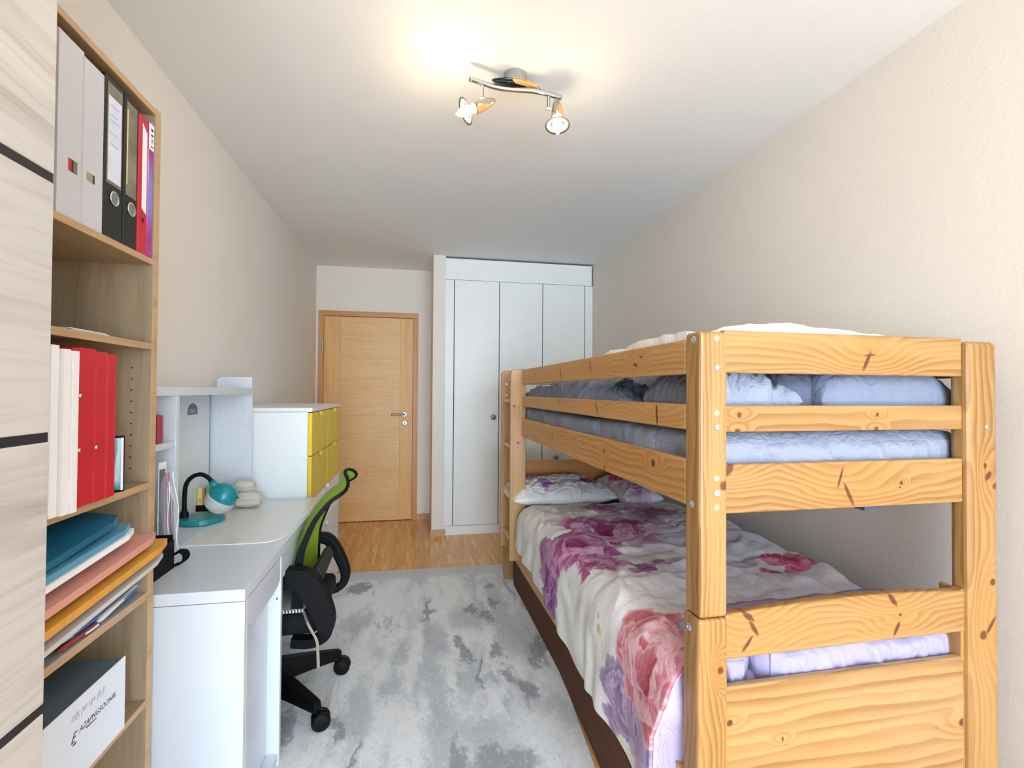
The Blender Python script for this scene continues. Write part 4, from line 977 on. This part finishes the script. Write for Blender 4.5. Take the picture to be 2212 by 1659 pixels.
# ------------------------------------------------------------------ bedding
def bedded(name, mb, mat, label, cat, group=None, cols=None, **k):
    o = obj(name, mb, mat, None, cols=cols, **k)
    o.location = BED; o.rotation_euler = (0, 0, BRZ)
    return tag(o, label, cat, group)
def bedthing(name, label, cat, group=None): return thing(name, label, cat, BED, BRZ, group)
def slab(x0, x1, y0, y1, z0, z1, seed, nx=50, ny=110, r=.03, amp=.004, f=4., sideamp=.006):
    """a mattress with wavy sheet: rounded box from a wrapped cross-section"""
    w, h = x1-x0, z1-z0
    sec = []
    def arc(cx, cz, a0, a1, k=5): return [(cx+r*math.cos(a0+(a1-a0)*i/k), cz+r*math.sin(a0+(a1-a0)*i/k)) for i in range(k+1)]
    sec += arc(x0+r, z0+r, -math.pi/2, -math.pi)+[(x0, z0+r+(h-2*r)*t) for t in (.25, .5, .75)]+arc(x0+r, z1-r, math.pi, math.pi/2)
    sec += [(x0+r+(w-2*r)*t, z1) for t in np.linspace(.03, .97, nx)]+arc(x1-r, z1-r, math.pi/2, 0)+[(x1, z1-r-(h-2*r)*t) for t in (.25, .5, .75)]+arc(x1-r, z0+r, 0, -math.pi/2)
    sec = np.array(sec); cx, cz = (x0+x1)/2, (z0+z1)/2
    ys = np.linspace(0, 1, ny); P = np.zeros((ny, len(sec), 3))
    e = np.array([0., .35, .7, 1.])
    for i, t in enumerate(ys):
        y = y0+(y1-y0)*t; d = min(y-y0, y1-y); k = 0 if d >= r else r-math.sqrt(max(0, r*r-(r-d)**2))
        fx = 1-2*k/w; fz = 1-2*k/h
        P[i, :, 0] = cx+(sec[:, 0]-cx)*fx; P[i, :, 1] = y; P[i, :, 2] = cz+(sec[:, 1]-cz)*fz
    wv = fbm(P[..., 0]*1.0+P[..., 2], P[..., 1], seed, f)
    P[..., 2] += wv*amp*(P[..., 2] > cz); P[..., 0] += np.sign(P[..., 0]-cx)*wv*sideamp*(np.abs(P[..., 0]-cx) > w/2-r*1.2)
    b = MB().grid(P)
    # end caps with vertical wrinkles
    for yy, s in ((y0, -1), (y1, 1)):
        n, m = 120, 14; X = np.linspace(x0+r*.9, x1-r*.9, n)[:, None]*np.ones((1, m)); Z = np.linspace(z0+r*.9, z1-r*.9, m)[None, :]*np.ones((n, 1))
        wv = fbm(X*1.6+.5*Z, Z*.6, seed+3, 5.)+.5*(1-np.abs(np.sin(2.2*fbm(X*2., Z*.9, seed+5, 3.))))
        Yq = yy+s*(-.001+.012*np.clip(1-(np.abs(X-cx)/(w/2-r*.9))**6, 0, 1)*np.clip(1-(np.abs(Z-cz)/(h/2-r*.9))**4, 0, 1)*(.8+.7*wv))
        b.grid(np.stack([X, Yq, Z], -1))
    return b
m_sheet_u = cloth('ice_blue_sheet', (150, 155, 169), .03, .85, .45, 13.)
m_grey_duv = cloth('grey_blue_cover', (134, 140, 158), .05, .8, .45, 11.)
m_grey_dk = cloth('slate_pillowcase', (104, 110, 128), .05, .8, .3, 8.)
m_lav = cloth('lavender_sheet', (172, 164, 196), .12, .85, .3, 8.)
m_cream = cloth('cream_sheet', (240, 236, 228), .03, .9, .4, 9.)
bedded('mattress', slab(.028, .858, .060, 2.262, 1.060, 1.190, 11), m_sheet_u, 'mattress in a pale ice-blue sheet on the upper bunk', 'mattress', smooth=True)
bedded('mattress', slab(.028, .850, .064, 2.262, .315, .580, 12, amp=.003), m_lav, 'mattress in a lavender sheet on the lower bunk', 'mattress', smooth=True)
def pillow(x0, x1, y0, y1, z0, z1, seed, wr=.012, f=4., n=70, e=3.2, rot=0.):
    b = soft(0, 1, 0, 1, 0, 1, seed, n, n, e, 0)
    V = np.array(b.v); u = V[:, 0]; v = V[:, 1]; w = V[:, 2]
    X = x0+(x1-x0)*u; Yq = y0+(y1-y0)*v; Z = z0+(z1-z0)*w
    k = fbm(X, Yq, seed, f); rg = 1-np.abs(np.sin(3.1*fbm(X*1.3, Yq*1.3, seed+9, f*.8)))
    up = np.clip((w-.35)*2, 0, 1)
    Z = Z+up*(k*wr+rg*wr*1.2)-up*wr*.8
    X = X+k*wr*.6; Yq = Yq-k*wr*.8*(1)
    if rot:
        cx, cy = (x0+x1)/2, (y0+y1)/2; X, Yq = cx+(X-cx)*math.cos(rot)-(Yq-cy)*math.sin(rot), cy+(X-cx)*math.sin(rot)+(Yq-cy)*math.cos(rot)
    b.v = np.stack([X, Yq, Z], -1).tolist(); return b
bedded('pillow', pillow(.400, .850, .062, .40, 1.192, 1.372, 21, .006, e=5.), m_grey_duv, 'grey-blue pillow with crisp edges at the right front of the upper bunk', 'pillow', 'pillows on the upper bunk', smooth=True)
bedded('pillow', pillow(.305, .47, .11, .42, 1.192, 1.368, 22, .008), m_grey_dk, 'darker slate pillow tucked between the crumpled cover and the right pillow', 'pillow', 'pillows on the upper bunk', smooth=True)
bedded('cushion_bundle', pillow(.060, .318, .060, .42, 1.192, 1.372, 23, .016, 5.), m_sheet_u, 'crumpled light blue bedding bundle behind the front left post', 'bedding', smooth=True)
bedded('duvet', pillow(.030, .50, .43, 1.99, 1.194, 1.345, 24, .020, 3.5, 110, 4.), m_grey_duv, 'crumpled grey duvet along the ladder side of the upper bunk', 'duvet', smooth=True)
def sheet_top():
    n, m = 90, 60; X = np.linspace(.03, .86, n)[:, None]*np.ones((1, m)); Yq = np.linspace(.045, .70, m)[None, :]*np.ones((n, 1))
    w = fbm(X, Yq, 31, 2.2)
    Z = 1.446+.016*np.clip(np.sin(np.pi*np.clip((X-.06)/.65, 0, 1)), 0, 1)+.012*w-.04*np.clip((Yq-.35)/.35, 0, 1)**2
    Z = Z-.02*np.clip((.10-Yq)/.06, 0, 1)
    T = np.stack([X, Yq, Z], -1); B = T.copy(); B[..., 2] = 1.394
    b = MB().grid(T); b.grid(B[::-1])
    k = n*m
    for i in range(n-1):
        for j in (0, m-1): b.f.append((i*m+j, (i+1)*m+j, k+(n-2-i)*m+j, k+(n-1-i)*m+j))
    for j in range(m-1):
        for i in (0, n-1): b.f.append((i*m+j, i*m+j+1, k+(n-1-i)*m+j+1, k+(n-1-i)*m+j))
    return b
bedded('folded_blanket', sheet_top(), m_cream, 'cream blanket lying on the upper pillows, its top just above the top rail', 'blanket', smooth=True)

# printed peonies, painted as the cloth's own colour
def peony(px, py, col, cx, cy, R, pal, seed, npet=90, alpha=1., squash=1.):
    r = np.random.RandomState(seed)
    deep, mid, pale = [np.array(lin(c)[:3]) for c in pal]
    L = []
    for k in range(npet):
        t = 1-(k/npet)**.8
        rad = R*t*(.55+.35*r.rand()); th = r.rand()*6.28
        L.append((rad, th, R*(.20+.20*r.rand()), R*(.22+.22*r.rand()), r.rand(), r.randint(3, 6), r.rand()*6.28))
    for rad, th, pw, plen, tn, lobes, ph in L:
        ox = cx+rad*math.cos(th); oy = cy+rad*math.sin(th)*squash
        d = th+(tn-.5)*1.2
        a = (px-ox)*math.cos(d)+(py-oy)*math.sin(d); c = -(px-ox)*math.sin(d)+(py-oy)*math.cos(d)
        ang = np.arctan2(c, a); rr = np.sqrt((a/plen)**2+(c/pw)**2)
        edge = 1+.10*np.sin(lobes*ang+ph)+.05*np.sin(11*ang+ph*2)
        q = rr/edge; ins = q < 1
        if not ins.any(): continue
        g_ = np.clip(a/plen*.5+.5, 0, 1)
        sh = np.clip(g_*1.15-.1+.12*np.sin(ang*9+ph), 0, 1)
        cc = deep[None]*(1-sh[ins, None])+mid[None]*sh[ins, None]
        pk = np.clip((q[ins]-.72)/.25, 0, 1)*np.clip(g_[ins]*1.6-.5, 0, 1)
        cc = cc*(1-pk[:, None]*.8)+pale[None]*pk[:, None]*.8
        if tn > .72: cc = cc*.4+pale[None]*.6
        al = alpha*np.clip((1-q[ins])/.05, 0, 1)
        col[ins] = col[ins]*(1-al[:, None])+cc*al[:, None]
    return col
MAG = ((128, 34, 96), (182, 96, 148), (226, 188, 212)); PINK = ((176, 60, 80), (222, 140, 150), (242, 206, 208)); HOT = ((160, 30, 70), (200, 80, 112), (230, 150, 170))
MAUVE = ((150, 96, 136), (188, 146, 178), (222, 198, 216)); LILAC = ((120, 90, 128), (166, 140, 170), (210, 190, 214)); PUR = ((126, 66, 120), (168, 110, 160), (200, 160, 194))
TAN = ((196, 164, 110), (222, 196, 148), (238, 224, 196)); STEM = ((96, 104, 70), (124, 128, 92), (170, 172, 140))
def base_wash(px, py):
    n1 = fbm(px, py, 41, .8, 3); n2 = fbm(px, py, 42, 1.6, 3)
    ivory = np.array(lin((240, 236, 226))[:3]); greyl = np.array(lin((216, 212, 226))[:3]); lil = np.array(lin((206, 192, 218))[:3])
    f = np.clip(.5+.5*np.sin((px-.15)*3.2+n1*.6), 0, 1)
    c = ivory[None]*(1-.75*f[:, None])+greyl[None]*.75*f[:, None]
    k = np.clip(n2*.8-.35, 0, 1)*np.clip((px+.1)*2, 0, .8)
    return c*(1-k[:, None])+lil[None]*k[:, None]
# lower duvet: hangs over the left side, lies on the mattress, near edge swept back on the right
nu, nv = 420, 460
tt = np.linspace(0, 1, nv)
V, U = np.meshgrid(tt, np.linspace(0, 1, nu), indexing='ij')     # V along the bed, U across from the left hem
y_near = lambda x: np.interp(x, [-.6, 0., .08, .20, .36, .54, .9], [.085, .085, .13, .22, .29, .345, .38])
hem = lambda y: np.interp(y, [.0, .3, .55, .75, 1.0, 1.27, 1.77, 1.9], [.235, .240, .252, .260, .318, .340, .375, .395])
# arc length across: side drop, rounded shoulder, top
yb = .12+V*(1.80-.12)
drop = .60-hem(yb)
rad = .075
Lside = drop-rad; Larc = rad*math.pi/2; Ltop = .868-(-.022+rad)
S = U*(Lside+Larc+Ltop)
X = np.where(S < Lside, -.022, np.where(S < Lside+Larc, -.022+rad-rad*np.cos(np.clip((S-Lside)/rad, 0, 1.58)), -.022+rad+(S-Lside-Larc)))
Z = np.where(S < Lside, hem(yb)+S, np.where(S < Lside+Larc, .60-rad+rad*np.sin(np.clip((S-Lside)/rad, 0, 1.58)), .60))
yn = np.where(S < Lside, np.interp(S/Lside, [0, .6, 1], [.150, .140, .085]), np.where(S < Lside+Larc, .085+.03*np.clip((S-Lside)/Larc, 0, 1)**2, y_near(X)))
Yq = yn+V*(1.80-yn)
on_top = np.clip((Z-.5)/.08, 0, 1)
wr1 = fbm(X, Yq*.8, 51, 1.6, 4); wr2 = fbm(X*1.2+.3*Yq, Yq, 52, 4.2, 3)
rg = 1-np.abs(np.sin(2.6*fbm(X*.9, Yq*.6, 53, 2.0, 3)))
edge = np.clip(np.minimum(V, 1-V)*14, 0, 1)
puff = np.sin(np.pi*np.clip(V, 0, 1))**.4
Z = Z+on_top*(.022*puff+.010*wr1+.0035*wr2+.012*rg*edge)+on_top*.02*np.clip((X-.45)/.4, 0, 1)*np.sin(np.pi*V)
fold = np.sin((Yq*1.0+Z*.5)*26+2.5*fbm(Yq, Z, 55, 1.5, 2))
X = X-(1-on_top)*(.010+.006*fold*np.clip((.6-Z)*5, 0, 1)+.006*wr1)
# side of the near end leans in behind the post
PX = np.where(S < Lside+Larc*.6, -(Lside+Larc*.6-S), X).ravel(); PYc = Yq.ravel()
colr = base_wash(PX, PYc)
fw_x = PX+.012*fbm(PX, PYc, 61, 6, 3); fw_y = PYc+.012*fbm(PX, PYc, 62, 6, 3)
for a in (((.66, 1.46), .22, MAUVE, 3, .6, 40), ((.40, 1.58), .15, MAG, 14, .6, 36), ((.52, 1.22), .12, MAUVE, 22, .5, 20), ((.40, 1.02), .12, MAUVE, 32, .5, 24), ((.26, 1.20), .21, MAG, 5, 1., 90), ((-.13, 1.10), .17, PUR, 4, .95, 66), ((.07, 1.0), .17, MAG, 15, .95, 60), ((.08, .78), .12, MAG, 25, .95, 36), ((.22, .66), .075, PUR, 6, .95, 22), ((.285, .69), .035, PUR, 16, .8, 8),
          ((-.085, .50), .035, TAN, 41, .8, 3), ((.58, 1.12), .03, STEM, 42, .8, 3), ((.79, .64), .11, HOT, 7, 1., 34), ((.66, .56), .06, HOT, 17, .7, 12), ((-.22, .34), .14, LILAC, 8, .9, 50), ((-.22, .20), .15, LILAC, 28, .95, 50), ((.03, .25), .10, PINK, 18, .9, 34), ((-.06, .20), .175, PINK, 9, 1., 100), ((.09, .27), .06, PINK, 29, .8, 24)):
    (cx, cy), R, pal, sd, al, npt = a
    colr = peony(fw_x, fw_y, colr, cx, cy, R, pal, sd, npt, al)
T = np.stack([X, Yq, Z], -1)
m_floral = cloth('peony_print_cotton', None, attr='col', wr=.28, wscale=7.)
t = bedthing('floral_duvet', 'white duvet printed with magenta and pink peonies hanging over the lower bunk', 'duvet')
o = obj('cover', MB().grid(T), m_floral, t, True, smooth=True, cols=colr, recalc=False)
so = o.modifiers.new('thick', 'SOLIDIFY'); so.thickness = .012; so.offset = -1
# piping along the near edge and lavender lining hanging below it
ed = [Vector(T[0, j])+Vector((0, -.002, .001)) for j in range(0, nu, 4)]
obj('piping', MB().tube(ed, .003, 6), plain('lilac_piping', (226, 210, 240), .7), t, True, smooth=True)
n, m = 60, 40; G = np.zeros((n, m, 3))
for i in range(n):
    a = i/(n-1); p = T[0, int(a*(nu-1)*.52)]
    for j in range(m):
        c = j/(m-1); tgt = np.array([.03+.10*a, .066, min(p[2]-.004, .30+.30*a)])
        G[i, j] = p*(1-c)+tgt*c+np.array([-.008*math.sin(math.pi*c)*math.sin(a*9), 0, -.010*math.sin(math.pi*c)+.004*math.sin(14*a+5*c)])
obj('lining', MB().grid(G), cloth('lilac_lining', (206, 194, 232), .1, .85, .5, 12.), t, True, smooth=True, recalc=False, label='lilac lining showing past the piped edge')
obj('lining_fold', slab(.200, .862, .050, .30, .545, .668, 91, 40, 14, .032, .004, 6.), m_lav, t, True, smooth=True, label='lilac lining folded over at the foot end')
obj('lining_fold', slab(.084, .184, .056, .26, .545, .652, 92, 16, 12, .028, .004, 6.), m_lav, t, True, smooth=True, label='lilac lining folded over at the foot end')
def floral_pillow(x0, x1, y0, y1, z0, z1, seed, flowers, label):
    b = pillow(x0, x1, y0, y1, z0, z1, seed, .010, 3.5, 130, 3.)
    Vv = np.array(b.v); c = base_wash(Vv[:, 0]*.3, Vv[:, 1]); fx = Vv[:, 0]+.01*fbm(Vv[:, 0], Vv[:, 1], 71, 6, 3); fy = Vv[:, 1]+.01*fbm(Vv[:, 0], Vv[:, 1], 72, 6, 3)
    for (cx, cy, R, pal, sd, al, npt) in flowers: c = peony(fx, fy, c, cx, cy, R, pal, sd, npt, al)
    bedded('floral_pillow', b, m_floral, label, 'pillow', 'floral pillows on the lower bunk', cols=c, smooth=True)
floral_pillow(-.055, .60, 1.80, 2.27, .575, .735, 81, [(.10, 2.12, .10, MAG, 2, 1., 30), (.18, 1.93, .08, PUR, 3, .8, 20), (.40, 2.2, .06, HOT, 4, 1., 14), (.50, 2.03, .085, MAG, 6, 1., 26)], 'white peony-print pillow poking out between the ladder stiles on the lower bunk')
floral_pillow(.606, .85, 1.70, 2.26, .58, .735, 82, [(.70, 2.0, .08, HOT, 6, .8, 24), (.70, 1.78, .12, MAUVE, 7, .7, 30)], 'peony-print pillow against the wall at the head of the lower bunk')
